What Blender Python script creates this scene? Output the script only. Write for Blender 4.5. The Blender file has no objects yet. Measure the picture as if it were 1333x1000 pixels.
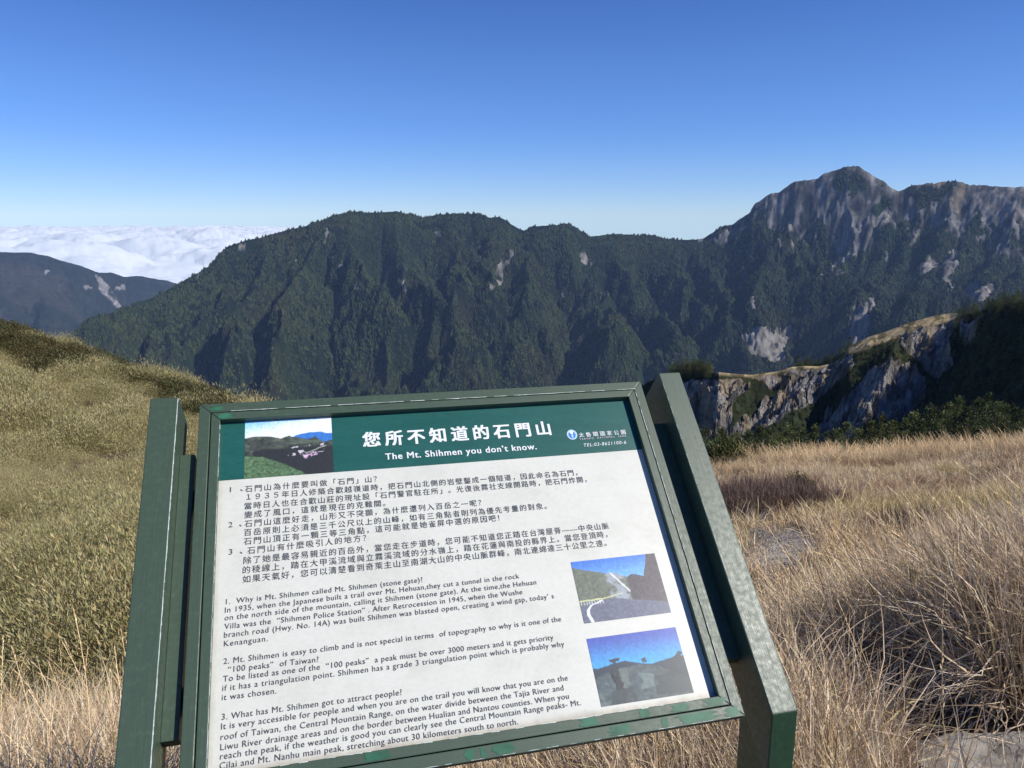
import bpy, bmesh, math, random
import numpy as np
from mathutils import Vector, Matrix
R = math.radians
rng = np.random.default_rng(7)
random.seed(7)
SC = bpy.context.scene
COL = SC.collection

# ------------------------------------------------------------------ camera, sky, sun, exposure
EYE = 1.65
PITCH = R(12.1)
FPX = 1000.0                       # focal length in pixels of the 1333 px wide photograph
cd = bpy.data.cameras.new('camera')
cd.sensor_width = 36.0
cd.lens = 36.0 * FPX / 1333.0
cd.clip_start = 0.05
cd.clip_end = 250000.0
cam = bpy.data.objects.new('camera', cd)
COL.objects.link(cam)
cam.location = (0, 0, EYE)
cam.rotation_euler = (R(90) - PITCH, 0, 0)
SC.camera = cam

SUN_AZ, SUN_EL = R(108), R(43)
HAZE = 2.4e-5
# azimuth clockwise from the view direction (+Y)
world = bpy.data.worlds.new('World')
SC.world = world
world.use_nodes = True
nt = world.node_tree
nt.nodes.clear()
sky = nt.nodes.new('ShaderNodeTexSky')
sky.sky_type = 'NISHITA'
sky.sun_disc = False
sky.sun_elevation = SUN_EL
sky.sun_rotation = SUN_AZ
sky.altitude = 3200
sky.air_density = 1.0
sky.dust_density = 0.0
sky.ozone_density = 2.2
hs = nt.nodes.new('ShaderNodeHueSaturation')
hs.inputs['Saturation'].default_value = 1.0
bg = nt.nodes.new('ShaderNodeBackground')
bg.inputs['Strength'].default_value = 0.105
wo = nt.nodes.new('ShaderNodeOutputWorld')
# clear high-altitude air: less yellow at the horizon, deeper blue overhead, one smooth change with elevation
tcw = nt.nodes.new('ShaderNodeTexCoord')
sxyz = nt.nodes.new('ShaderNodeSeparateXYZ')
nt.links.new(tcw.outputs['Generated'], sxyz.inputs[0])
rw = nt.nodes.new('ShaderNodeValToRGB')
rw.color_ramp.interpolation = 'EASE'
rw.color_ramp.elements[0].position = 0.0; rw.color_ramp.elements[0].color = (0.76, 0.90, 1.14, 1)
rw.color_ramp.elements[1].position = 0.45; rw.color_ramp.elements[1].color = (0.18, 0.47, 1.08, 1)
e_ = rw.color_ramp.elements.new(0.12); e_.color = (0.50, 0.76, 1.20, 1)
nt.links.new(sxyz.outputs['Z'], rw.inputs['Fac'])
mxw = nt.nodes.new('ShaderNodeMix'); mxw.data_type = 'RGBA'; mxw.blend_type = 'MULTIPLY'; mxw.inputs[0].default_value = 1.0
# below eye level the far air keeps the colour of the horizon
zc = nt.nodes.new('ShaderNodeMath'); zc.operation = 'MAXIMUM'; zc.inputs[1].default_value = 0.006
cxyz = nt.nodes.new('ShaderNodeCombineXYZ')
nt.links.new(sxyz.outputs['Z'], zc.inputs[0]); nt.links.new(sxyz.outputs['X'], cxyz.inputs['X']); nt.links.new(sxyz.outputs['Y'], cxyz.inputs['Y']); nt.links.new(zc.outputs[0], cxyz.inputs['Z'])
nt.links.new(cxyz.outputs[0], sky.inputs['Vector'])
nt.links.new(sky.outputs[0], mxw.inputs[6]); nt.links.new(rw.outputs[0], mxw.inputs[7])
nt.links.new(mxw.outputs[2], hs.inputs['Color'])
nt.links.new(hs.outputs[0], bg.inputs['Color'])
nt.links.new(bg.outputs[0], wo.inputs['Surface'])

sd = bpy.data.lights.new('sun', 'SUN')
sd.energy = 5.0
sd.angle = R(0.53)
sd.color = (1.0, 0.955, 0.88)
sun = bpy.data.objects.new('sun', sd)
COL.objects.link(sun)
SUNV = Vector((math.sin(SUN_AZ) * math.cos(SUN_EL), math.cos(SUN_AZ) * math.cos(SUN_EL), math.sin(SUN_EL)))
sun.rotation_euler = SUNV.to_track_quat('Z', 'Y').to_euler()
sun.location = (20, 5, 40)
SC.view_settings.view_transform = 'Standard'
SC.view_settings.look = 'None'
SC.view_settings.exposure = 0.15
SC.view_settings.gamma = 1.0
SC.view_settings.use_curve_mapping = False
SC.render.engine = 'CYCLES'
SC.cycles.use_denoising = True
SC.cycles.max_bounces = 4
SC.cycles.diffuse_bounces = 2
SC.cycles.glossy_bounces = 2
SC.cycles.transmission_bounces = 2
SC.cycles.volume_bounces = 1
SC.cycles.transparent_max_bounces = 8

# ------------------------------------------------------------------ helpers
def tag(o, label=None, cat=None, group=None, kind=None):
    if label: o['label'] = label
    if cat: o['category'] = cat
    if group: o['group'] = group
    if kind: o['kind'] = kind
    return o

def empty(name, loc=(0, 0, 0), rz=0.0):
    o = bpy.data.objects.new(name, None)
    o.empty_display_size = 0.1
    o.location = loc
    o.rotation_euler = (0, 0, rz)
    COL.objects.link(o)
    return o

def link(name, me, mat=None, parent=None, col=COL):
    o = bpy.data.objects.new(name, me)
    if col is not None: col.objects.link(o)
    if mat is not None and not len(me.materials): me.materials.append(mat)
    if parent is not None: o.parent = parent
    return o

def np_mesh(name, V, F, smooth=True, cols=None):
    """V (n,3), F (m,k) all faces alike"""
    me = bpy.data.meshes.new(name)
    V = np.ascontiguousarray(V, dtype=np.float32)
    F = np.ascontiguousarray(F, dtype=np.int32)
    m, k = F.shape
    me.vertices.add(len(V)); me.vertices.foreach_set('co', V.ravel())
    me.loops.add(m * k); me.loops.foreach_set('vertex_index', F.ravel())
    me.polygons.add(m)
    me.polygons.foreach_set('loop_start', np.arange(m, dtype=np.int32) * k)
    me.polygons.foreach_set('use_smooth', np.full(m, smooth))
    if cols is not None:
        c = np.ones((len(V), 4), np.float32)
        c[:, :cols.shape[1]] = cols
        a = me.color_attributes.new('Col', 'FLOAT_COLOR', 'POINT')
        a.data.foreach_set('color', c.ravel())
    me.update(calc_edges=True)
    return me

def grid_faces(nu, nv, wrap=False):
    i = np.arange(nu if wrap else nu - 1)[:, None]; j = np.arange(nv - 1)[None, :]
    i2 = (i + 1) % nu
    a = i * nv + j; b = i2 * nv + j; c = i2 * nv + j + 1; d = i * nv + j + 1
    return np.stack([a + 0 * j, b + 0 * j, c, d], -1).reshape(-1, 4)

def ray(px, py):
    """world direction (y component not normalised) through a pixel of the 1333x1000 photograph"""
    x = (np.asarray(px, float) - 666.5) / FPX; y = (np.asarray(py, float) - 500) / FPX
    cp, sp = math.cos(PITCH), math.sin(PITCH)
    return np.stack([x + 0 * y, cp - y * sp + 0 * x, -sp - y * cp + 0 * x], -1)

def at(px, py, r):
    """world point on that ray at horizontal distance r"""
    d = ray(px, py)
    k = np.asarray(r, float) / np.hypot(d[..., 0], d[..., 1])
    p = d * k[..., None]
    p[..., 2] += EYE
    return p

def proj(Pn):
    cp, sp = math.cos(PITCH), math.sin(PITCH)
    z = Pn[..., 2] - EYE
    y = Pn[..., 1] * cp - z * sp
    u = Pn[..., 1] * sp + z * cp
    y = np.where(y > 0.01, y, 0.01)
    return 666.5 + FPX * Pn[..., 0] / y, 500 - FPX * u / y

def hash2(ix, iy, seed):
    h = (ix.astype(np.int64) * 374761393 + iy.astype(np.int64) * 668265263 + seed * 1442695041) & 0xffffffff
    h = ((h ^ (h >> 13)) * 1274126177) & 0xffffffff
    h = (h ^ (h >> 16)) & 0xffffffff
    return h / 4294967295.0

def vnoise(x, y, seed=0):
    ix = np.floor(x); iy = np.floor(y)
    fx = x - ix; fy = y - iy
    fx = fx * fx * fx * (fx * (fx * 6 - 15) + 10); fy = fy * fy * fy * (fy * (fy * 6 - 15) + 10)
    a = hash2(ix, iy, seed); b = hash2(ix + 1, iy, seed); c = hash2(ix, iy + 1, seed); d = hash2(ix + 1, iy + 1, seed)
    return (a * (1 - fx) + b * fx) * (1 - fy) + (c * (1 - fx) + d * fx) * fy

def fbm(x, y, oct=5, seed=0, gain=0.5, lac=2.03):
    s = 0; a = 1; t = 0
    for k in range(oct):
        s = s + a * vnoise(x, y, seed + k * 17); t += a
        a *= gain; x, y = (x * 0.8 - y * 0.6) * lac + 3.1, (x * 0.6 + y * 0.8) * lac + 7.7
    return s / t

def ridged(x, y, oct=5, seed=0, gain=0.55, lac=2.07):
    s = 0; a = 1; t = 0; w = 1
    for k in range(oct):
        n = 1 - np.abs(2 * vnoise(x, y, seed + k * 31) - 1)
        n = n * n * w; w = np.clip(n * 1.8, 0, 1)
        s = s + a * n; t += a
        a *= gain; x, y = (x * 0.8 - y * 0.6) * lac + 1.3, (x * 0.6 + y * 0.8) * lac + 5.9
    return s / t

def facets(x, y, seed=0, tilt=0.8, step=0.5):
    """broken rock: every cell of a jittered pattern is its own tilted, offset plane"""
    ix = np.floor(x); iy = np.floor(y)
    best = np.full(x.shape, 1e9); h = np.zeros(x.shape)
    for a in (-1, 0, 1):
        for b in (-1, 0, 1):
            cx = ix + a; cy = iy + b
            qx = cx + hash2(cx, cy, seed); qy = cy + hash2(cx, cy, seed + 1)
            d = (x - qx) ** 2 + (y - qy) ** 2
            tx = (hash2(cx, cy, seed + 2) - .5) * 2 * tilt; ty = (hash2(cx, cy, seed + 3) - .5) * 2 * tilt
            v = (x - qx) * tx + (y - qy) * ty + (hash2(cx, cy, seed + 4) - .5) * step
            m = d < best
            best = np.where(m, d, best); h = np.where(m, v, h)
    return h

def smooth(a, b, x):
    t = np.clip((x - a) / (b - a), 0, 1)
    return t * t * (3 - 2 * t)

def in_poly(px, py, poly):
    inside = np.zeros(px.shape, bool)
    n = len(poly)
    for i in range(n):
        x0, y0 = poly[i]; x1, y1 = poly[(i + 1) % n]
        if y0 == y1: continue
        c = ((y0 > py) != (y1 > py)) & (px < (x1 - x0) * (py - y0) / (y1 - y0) + x0)
        inside ^= c
    return inside

def seg_dist(px, py, x0, y0, x1, y1):
    dx, dy = x1 - x0, y1 - y0
    t = np.clip(((px - x0) * dx + (py - y0) * dy) / (dx * dx + dy * dy), 0, 1)
    return np.hypot(px - x0 - t * dx, py - y0 - t * dy), t

def cubic_up(Z, U, V):
    """bicubic sampling of grid Z at float index arrays U (rows), V (cols), separable"""
    def w(t): return [(-.5 * t + t * t - .5 * t ** 3), (1 - 2.5 * t * t + 1.5 * t ** 3), (.5 * t + 2 * t * t - 1.5 * t ** 3), (-.5 * t * t + .5 * t ** 3)]
    def ax0(Z, U):
        i = np.clip(np.floor(U).astype(int), 0, Z.shape[0] - 2); t = (U - i)[:, None]
        s = 0
        for k, wk in enumerate(w(t)): s = s + wk * Z[np.clip(i + k - 1, 0, Z.shape[0] - 1)]
        return s
    return ax0(ax0(Z, U).T, V).T

# ------------------------------------------------------------------ materials
def mat_new(name):
    m = bpy.data.materials.new(name); m.use_nodes = True
    t = m.node_tree; t.nodes.clear()
    out = t.nodes.new('ShaderNodeOutputMaterial')
    return m, t, out

def node(t, typ, **kw):
    n = t.nodes.new(typ)
    for k, v in kw.items():
        if k in n.inputs.keys() if hasattr(n.inputs, 'keys') else False: n.inputs[k].default_value = v
        else: setattr(n, k, v)
    return n

def bsdf(t, out, rough=0.8, spec=0.3):
    b = t.nodes.new('ShaderNodeBsdfPrincipled')
    b.inputs['Roughness'].default_value = rough
    b.inputs['Specular IOR Level'].default_value = spec
    t.links.new(b.outputs[0], out.inputs['Surface'])
    return b

def tex_noise(t, scale, detail=4, rough=0.55, coord='Object', stretch=None):
    tc = t.nodes.new('ShaderNodeTexCoord')
    src = tc.outputs[coord]
    if stretch:
        mp = t.nodes.new('ShaderNodeMapping'); mp.inputs['Scale'].default_value = stretch
        t.links.new(src, mp.inputs['Vector']); src = mp.outputs[0]
    n = t.nodes.new('ShaderNodeTexNoise')
    n.inputs['Scale'].default_value = scale; n.inputs['Detail'].default_value = detail; n.inputs['Roughness'].default_value = rough
    t.links.new(src, n.inputs['Vector'])
    return n

def ramp(t, src, stops):
    r = t.nodes.new('ShaderNodeValToRGB')
    e = r.color_ramp.elements
    while len(e) < len(stops): e.new(0.5)
    for el, (p, c) in zip(e, stops):
        el.position = p; el.color = (*c, 1) if len(c) == 3 else c
    t.links.new(src, r.inputs['Fac'])
    return r

def mixc(t, a, b, fac=None, mode='MIX', f=0.5):
    m = t.nodes.new('ShaderNodeMix'); m.data_type = 'RGBA'; m.blend_type = mode
    m.inputs[0].default_value = f
    if fac is not None: t.links.new(fac, m.inputs[0])
    for s, v in ((6, a), (7, b)):
        if isinstance(v, tuple): m.inputs[s].default_value = (*v, 1)
        else: t.links.new(v, m.inputs[s])
    return m.outputs[2]

def bump(t, b, src, strength=0.3, dist=0.01):
    n = t.nodes.new('ShaderNodeBump')
    n.inputs['Strength'].default_value = strength; n.inputs['Distance'].default_value = dist
    t.links.new(src, n.inputs['Height']); t.links.new(n.outputs[0], b.inputs['Normal'])
    return n

def m_vcol(name, rough=0.9, spec=0.1, nscale=None, namp=0.35, coord='Object', bstr=0.0, bdist=1.0):
    m, t, out = mat_new(name)
    b = bsdf(t, out, rough, spec)
    at_ = t.nodes.new('ShaderNodeAttribute'); at_.attribute_name = 'Col'
    src = at_.outputs['Color']
    if nscale:
        n = tex_noise(t, nscale, 6, 0.65, coord)
        r = ramp(t, n.outputs[0], [(0.25, (1 - namp,) * 3), (0.75, (1 + namp,) * 3)])
        src = mixc(t, src, r.outputs[0], mode='MULTIPLY', f=1.0)
        if bstr: bump(t, b, n.outputs[0], bstr, bdist)
    t.links.new(src, b.inputs['Base Color'])
    return m

def m_leaf(name, c1, c2, trans=0.35, rough=0.6, attr=True):
    """foliage: diffuse with light passing through, colour varied per clump and per blade"""
    m, t, out = mat_new(name)
    oi = t.nodes.new('ShaderNodeObjectInfo')
    src = mixc(t, c1, c2, fac=oi.outputs['Random'])
    if attr:
        a = t.nodes.new('ShaderNodeAttribute'); a.attribute_name = 'Col'
        src = mixc(t, src, a.outputs['Color'], mode='MULTIPLY', f=1.0)
    b = t.nodes.new('ShaderNodeBsdfPrincipled')
    b.inputs['Roughness'].default_value = rough; b.inputs['Specular IOR Level'].default_value = 0.25
    t.links.new(src, b.inputs['Base Color'])
    tr = t.nodes.new('ShaderNodeBsdfTranslucent'); t.links.new(src, tr.inputs['Color'])
    mx = t.nodes.new('ShaderNodeMixShader'); mx.inputs[0].default_value = trans
    t.links.new(b.outputs[0], mx.inputs[1]); t.links.new(tr.outputs[0], mx.inputs[2])
    t.links.new(mx.outputs[0], out.inputs['Surface'])
    return m

# ------------------------------------------------------------------ far mountains
def erode(z, fixed, steps, cell, K, U, seed):
    """stream-power carving of a height grid with pinned cells (crest and valley)"""
    nx, ny = z.shape
    N = nx * ny
    A = np.full(N, cell * cell)
    idx = np.arange(N).reshape(nx, ny)
    offs = [(-1, -1), (-1, 0), (-1, 1), (0, -1), (0, 1), (1, -1), (1, 0), (1, 1)]
    pidx = np.pad(idx, 1, mode='edge')
    nb = np.stack([pidx[1 + a:1 + a + nx, 1 + b:1 + b + ny] for a, b in offs])
    dist = np.array([cell * math.hypot(a, b) for a, b in offs])[:, None, None]
    z0 = z.copy()
    gi_, gj_ = np.meshgrid(np.arange(nx) * cell, np.arange(ny) * cell, indexing='ij')
    Kf = K * (.55 + 1.2 * smooth(.3, .75, fbm(gi_ / 420, gj_ / 420, 4, seed + 60)))
    for it in range(steps):
        zf = z.ravel()
        S = (z[None] - zf[nb]) / dist
        k = S.argmax(0)
        Smax = np.take_along_axis(S, k[None], 0)[0]
        rec = np.take_along_axis(nb, k[None], 0)[0]
        ok = Smax > 0
        r = np.where(ok, rec, idx).ravel()
        okf = ok.ravel()
        for q in range(4 if it else 40):
            A = cell * cell + np.bincount(r[okf], A[okf], N)
        dz = Kf * np.sqrt(A).reshape(nx, ny) * np.clip(Smax, 0, None)
        lim = zf[r].reshape(nx, ny)
        zn = z + U
        zn = np.where(ok, np.maximum(zn - dz, np.minimum(lim + 0.5, z)), zn + 0.6)
        if it % 3 == 0:
            zp = np.pad(zn, 1, mode='edge')
            lap = zp[2:, 1:-1] + zp[:-2, 1:-1] + zp[1:-1, 2:] + zp[1:-1, :-2] - 4 * zn
            zn = zn + 0.03 * lap
            # slopes steeper than the rock can hold slump
            zr = zn.ravel()[nb].min(0)
            zn = np.where(zn - zr > 1.15 * cell, zr + 1.15 * cell, zn)
        z = np.where(fixed, z0, zn)
    return z, A.reshape(nx, ny)

def mountain(name, crest, a_lo, a_hi, front, back, drop, cell, steps, K, U, seed, nu, nv, dmid, amp, label, paint, fine=20.0):
    cp = np.array(crest, float)
    d = ray(cp[:, 0], cp[:, 1])
    az = np.arctan2(d[:, 0], d[:, 1]); te = d[:, 2] / np.hypot(d[:, 0], d[:, 1])
    z_c = te * cp[:, 2]
    order = np.argsort(az)
    A0 = np.arctan2(*ray(a_lo, 400)[:2]); A1 = np.arctan2(*ray(a_hi, 400)[:2])
    nx = int((A1 - A0) * dmid / cell); nb_ = int(back / cell); ny = int(front / cell) + nb_
    a = np.linspace(A0, A1, nx)
    s = (np.arange(ny) - nb_) * cell
    crz = np.interp(a, az[order], z_c[order])
    ss = np.abs(s)[None, :]
    base = drop(a[:, None], s[None, :])
    X = a[:, None] * dmid; Y = s[None, :] + 0 * X
    prof = crz[:, None] - base[:, :]
    zb = prof + amp * (fbm(X / 900, Y / 900, 4, seed) - 0.5) * smooth(100, 900, ss) * 2 + 14 * rng.random((nx, ny))
    fixed = np.zeros((nx, ny), bool)
    fixed[:, nb_] = True; fixed[:, -1] = True; fixed[:, 0] = True
    zb[:, nb_] = crz
    z, A = erode(zb, fixed, steps, cell, K, U, seed)
    # refine
    Uf = np.linspace(0, nx - 1, nu)
    Vf = np.linspace(0, ny - 1, nv)
    # make sure one fine row lies on the crest
    kc = int(round(nb_ / (ny - 1) * (nv - 1)))
    Vf = np.concatenate([np.linspace(0, nb_, kc + 1), np.linspace(nb_, ny - 1, nv - kc)[1:]])
    zf = cubic_up(z, Uf, Vf)
    lA = cubic_up(np.log(A), Uf, Vf)
    af = np.interp(Uf, np.arange(nx), a); sf = np.interp(Vf, np.arange(ny), s)
    D = np.interp(af, az[order], cp[order, 2])[:, None] - sf[None, :] * (np.interp(af, az[order], cp[order, 2])[:, None] / dmid) ** 0.0
    Xf = af[:, None] * dmid; Yf = sf[None, :] + 0 * Xf
    near = smooth(0, 160, np.abs(Yf))
    wxf = (fbm(Xf / 300, Yf / 300, 3, seed + 8) - .5) * 1.2
    zf = zf + fine * (2.6 * (ridged(Xf / 300 + wxf, Yf / 420 + wxf, 4, seed + 6) - 0.35) + 1.3 * (ridged(Xf / 110 + wxf, Yf / 140, 4, seed + 5) - 0.35)) * (0.15 + 0.85 * near)
    P = np.stack([np.sin(af)[:, None] * D, np.cos(af)[:, None] * D, zf + EYE], -1)
    px, py = proj(P)
    # nothing in front of or behind the crest may rise above the line of sight over it
    lim = np.interp(af, az[order], te[order])[:, None] * D - np.minimum(np.abs(Yf), 500) * .40 - np.clip(np.abs(Yf) - 500, 0, None) * .22 - 2 * smooth(0, 30, np.abs(Yf)) + ((18 + 46 * smooth(.20, .28, af)) * (fbm(af * 5100 / 55, af * 0, 5, 77, .6) - .5) - 8 * smooth(.20, .28, af))[:, None] * (dmid / 5100.)
    zz = P[..., 2] - EYE; over = zz - (lim - 20)
    thr = -90 * smooth(0, 300, np.abs(Yf))
    P[..., 2] = EYE + np.where((over > thr) & (Yf != 0), lim - 20 - 90 * smooth(0, 300, np.abs(Yf)) + (20 + 90 * smooth(0, 300, np.abs(Yf))) * (1 - np.exp(-np.clip(over + 90 * smooth(0, 300, np.abs(Yf)), 0, None) / 150)), zz)
    if label.startswith('long'):                         # fluted, broken bare rock of the high peak
        zn_ = smooth(900, 1010, px) * smooth(370, 310, py) * smooth(0, 140, Yf)
        rel = 95 * (1 - ridged(Xf / 170 + Yf / 600, Yf / 420, 5, 301, .6)) + 60 * (facets(Xf / 95 + wxf, Yf / 150 + wxf, 303, .7, .35) + .5) + 26 * (facets(Xf / 38 + wxf * 3, Yf / 50, 307, .8, .5) + .4)
        P[..., 2] -= zn_ * np.clip(rel - 50, 0, None)
        xa_ = lambda p: np.interp(p, cp[order, 0], az[order]) * dmid
        wx_ = (fbm(Xf / 150, Yf / 150, 4, 311) - .5) * 130; wy_ = (fbm(Xf / 150 + 7, Yf / 150, 4, 312) - .5) * 130
        def spur_field(lines, k):
            sp = np.zeros_like(Xf + Yf)
            for pl, w in lines:
                pts = [(xa_(p), (q - np.interp(p, cp[order, 0], cp[order, 1])) * 7.5) for p, q in pl]
                dm = np.full(sp.shape, 1e9)
                for (x0, y0), (x1, y1) in zip(pts[:-1], pts[1:]):
                    dd, _ = seg_dist(Xf + wx_ * k, Yf + wy_ * k, x0, y0, x1, y1); dm = np.minimum(dm, dd)
                sp = np.maximum(sp, np.clip(1 - dm / w, 0, 1))
            return sp
        sp = spur_field(PEAK_SPURS, 1.0)
        P[..., 2] -= zn_ * 150 * (1 - sp) * smooth(20, 260, Yf) * smooth(1500, 1000, Yf)
        sp = spur_field(BIG_SPURS, 1.6)
        P[..., 2] -= (1 - .75 * smooth(930, 1000, px)) * 430 * (1 - sp) * smooth(0, 480, Yf) * smooth(3200, 2200, Yf)
    jag = ((8 + 10 * smooth(.24, .30, af) * (dmid < 6000)) * (fbm(af * dmid / 70, af * 0, 5, 78, .6) - .5) * 2)[:, None]
    P[..., 2] += jag * np.exp(-np.abs(Yf) / 60)
    px, py = proj(P)
    if label.startswith('long'):
        sl_ = np.zeros(px.shape)
        for p in SLIDES[:3]: sl_ = np.maximum(sl_, in_poly(px, py, p))
        P[..., 2] -= sl_ * (26 * ridged(Xf / 70, Yf / 130, 4, 333) + 16 * (facets(Xf / 30, Yf / 40, 335, .8, .5) + .5))
    gz = np.gradient(zf, axis=1) / max(np.abs(np.gradient(sf)).mean(), 1)
    cols, forest = paint(px, py, Xf, Yf, lA, P[..., 2], gz)
    me = np_mesh(name, P.reshape(-1, 3), grid_faces(nu, nv)[:, ::-1], True, cols.reshape(-1, 3))
    o = link(name, me, MAT['mountain'])
    tag(o, label, None, None, 'structure')
    return P, forest, sf, af

MAT = {}
MAT['mountain'] = m_vcol('mountain_ground', 0.95, 0.05, 0.03, 0.45, 'Object', 0.8, 8.0)

main_crest = [(-260, 520, 3600), (0, 480, 3800), (60, 452, 4000), (91, 439, 4150), (115, 415, 4250), (142, 407, 4350), (189, 392, 4500), (230, 371.5, 4600), (270, 348, 4700), (294, 322.6, 4800),
 (321, 314, 4850), (365, 302, 4950), (395, 295, 4980), (419, 287, 5000), (428, 282, 5000), (450, 277, 5050), (454, 274.5, 5050), (481, 277, 5100), (515, 276, 5100), (542, 281, 5150), (552, 283, 5150),
 (569, 279, 5200), (596, 278.5, 5200), (623, 278, 5200), (633, 282, 5200), (641, 284, 5200), (650, 283, 5200), (660, 288, 5200), (670, 295.5, 5200), (682, 300.5, 5200), (697, 294.6, 5200),
 (715, 293.5, 5200), (737.6, 291, 5200), (751, 297, 5250), (768, 308, 5300), (788, 307, 5350), (822, 306, 5400), (850, 306.4, 5450), (864, 310, 5450), (876, 312, 5450), (896, 313, 5450), (916, 310, 5450),
 (936, 298, 5450), (953, 290, 5450), (976, 276, 5450), (982, 264, 5450), (998, 254, 5450), (1012, 251, 5450), (1030, 240, 5450), (1048, 234, 5450), (1062, 232, 5450), (1072, 225, 5450), (1090, 221, 5450), (1105, 217.5, 5450),
 (1116, 216, 5450), (1125, 221, 5450), (1144, 232, 5470), (1160, 243, 5480), (1172, 248, 5490), (1184, 243, 5500), (1200, 240, 5510), (1222, 236.5, 5530), (1244, 235, 5550), (1258, 240, 5560), (1272, 242, 5570), (1300, 243, 5590),
 (1333, 242, 5610), (1400, 248, 5650), (1500, 262, 5700), (1650, 280, 5750)]

def drop_main(a, s):
    f = np.clip(s, 0, None); b = np.clip(-s, 0, None)
    return 1.0 * 900 * (1 - np.exp(-f / 1150)) + 0.12 * f + 0.75 * b

ROCK_ZONE = [(905, 312), (940, 285), (970, 262), (1000, 236), (1060, 205), (1125, 200), (1180, 225), (1240, 215), (1400, 220), (1700, 240), (1700, 400), (1400, 352), (1333, 345), (1300, 320),
             (1260, 300), (1215, 300), (1170, 300), (1150, 310), (1120, 330), (1085, 352), (1070, 348), (1062, 318), (1048, 300), (1035, 330), (1022, 330), (1008, 300), (985, 290), (960, 300), (930, 318)]
SLIDES = [[(966, 433), (985, 425), (1004, 424), (1020, 430), (1032, 421), (1038, 430), (1024, 448), (1020, 466), (1008, 470), (992, 462), (980, 462), (972, 450)],
          [(1110, 396), (1124, 392), (1142, 388), (1140, 400), (1128, 405), (1132, 420), (1122, 446), (1102, 450), (1106, 420)],
          [(1252, 372), (1272, 365), (1292, 364), (1299, 374), (1288, 388), (1276, 394), (1262, 388), (1254, 384)],
          [(975, 387), (981, 386), (984, 401), (979, 402)],
          [(673, 323), (669, 334), (658, 352), (652, 373), (647, 370), (646, 352), (655, 334), (666, 326)],
          [(638, 370), (643, 368), (644, 377), (640, 378)],
          [(754, 329), (764, 328), (771, 346), (760, 345)], [(727, 361), (731, 361), (738, 386), (735, 387)], [(424, 294), (427, 295), (426, 322), (423, 316)],
          [(458, 366), (463, 368), (465, 381), (460, 380)], [(526, 363), (529, 364), (528, 382), (524, 380)], [(432, 337), (437, 334), (435, 342)],
          [(509, 403), (514, 402), (514, 407), (510, 407)], [(1050, 235 + 70), (1056, 304), (1054, 318)], [(566, 302), (573, 300), (572, 312)],
          [(254, 345), (262, 340), (258, 360), (254, 365)], [(312, 322), (318, 316), (317, 328)], [(380, 338), (388, 336), (384, 342)], [(440, 345), (447, 342), (449, 352)], [(618, 423), (622, 423), (621, 430)],
          [(779, 380), (783, 378), (782, 392)], [(1196, 345), (1214, 335), (1222, 345), (1200, 360)], [(1150, 330), (1160, 326), (1156, 344)], [(1228, 330), (1246, 322), (1250, 345), (1236, 360), (1244, 378), (1230, 366)]]
CHUTES = [((1076, 356), (1100, 332), 3.0), ((1100, 332), (1122, 316), 3.5), ((1122, 316), (1158, 280), 4.0), ((1026, 324), (1045, 306), 2.5), ((1045, 306), (1062, 285), 2.5), ((1185, 318), (1205, 290), 3),
          ((1060, 230), (1078, 300), 2.5), ((1078, 300), (1092, 325), 2.5), ((1010, 262), (1030, 300), 2.5), ((1100, 250), (1110, 300), 2.5), ((1270, 255), (1290, 300), 3.5), ((1310, 260), (1325, 300), 3.5)]

TONGUES = [[(988, 276), (962, 316), (1018, 320)], [(1022, 282), (1008, 330), (1044, 322)], [(1064, 280), (1030, 332), (1045, 356), (1080, 348), (1090, 312)], [(1085, 221), (1122, 219), (1128, 244), (1108, 256), (1092, 250)],
    [(1152, 296), (1096, 350), (1205, 350), (1232, 300), (1190, 284)], [(1276, 268), (1258, 304), (1304, 304)], [(1180, 246), (1240, 238), (1225, 262), (1195, 275)], [(1330, 280), (1310, 320), (1360, 325)], [(1148, 250), (1160, 262), (1140, 290), (1132, 275)]]
PEAK_SPURS = [(a_, b_ * 1.5) for a_, b_ in (([(985, 262), (992, 290), (1006, 330), (1012, 380)], 120), ([(1046, 236), (1036, 275), (1022, 310)], 90), ([(1078, 224), (1066, 262), (1056, 300), (1060, 335)], 95), ([(1112, 218), (1116, 250), (1098, 285), (1084, 322)], 95),
    ([(1176, 248), (1150, 292), (1118, 330), (1082, 372), (1050, 430)], 150), ([(1145, 234), (1138, 262), (1126, 285)], 75), ([(1205, 240), (1196, 272), (1180, 305)], 90), ([(1244, 236), (1222, 285), (1196, 330), (1170, 400)], 140),
    ([(1285, 243), (1272, 290), (1262, 330), (1240, 400)], 120), ([(1325, 243), (1318, 290), (1300, 340), (1290, 400)], 120), ([(1380, 246), (1366, 300), (1350, 380)], 140), ([(950, 290), (962, 330), (966, 380)], 120))]
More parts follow.
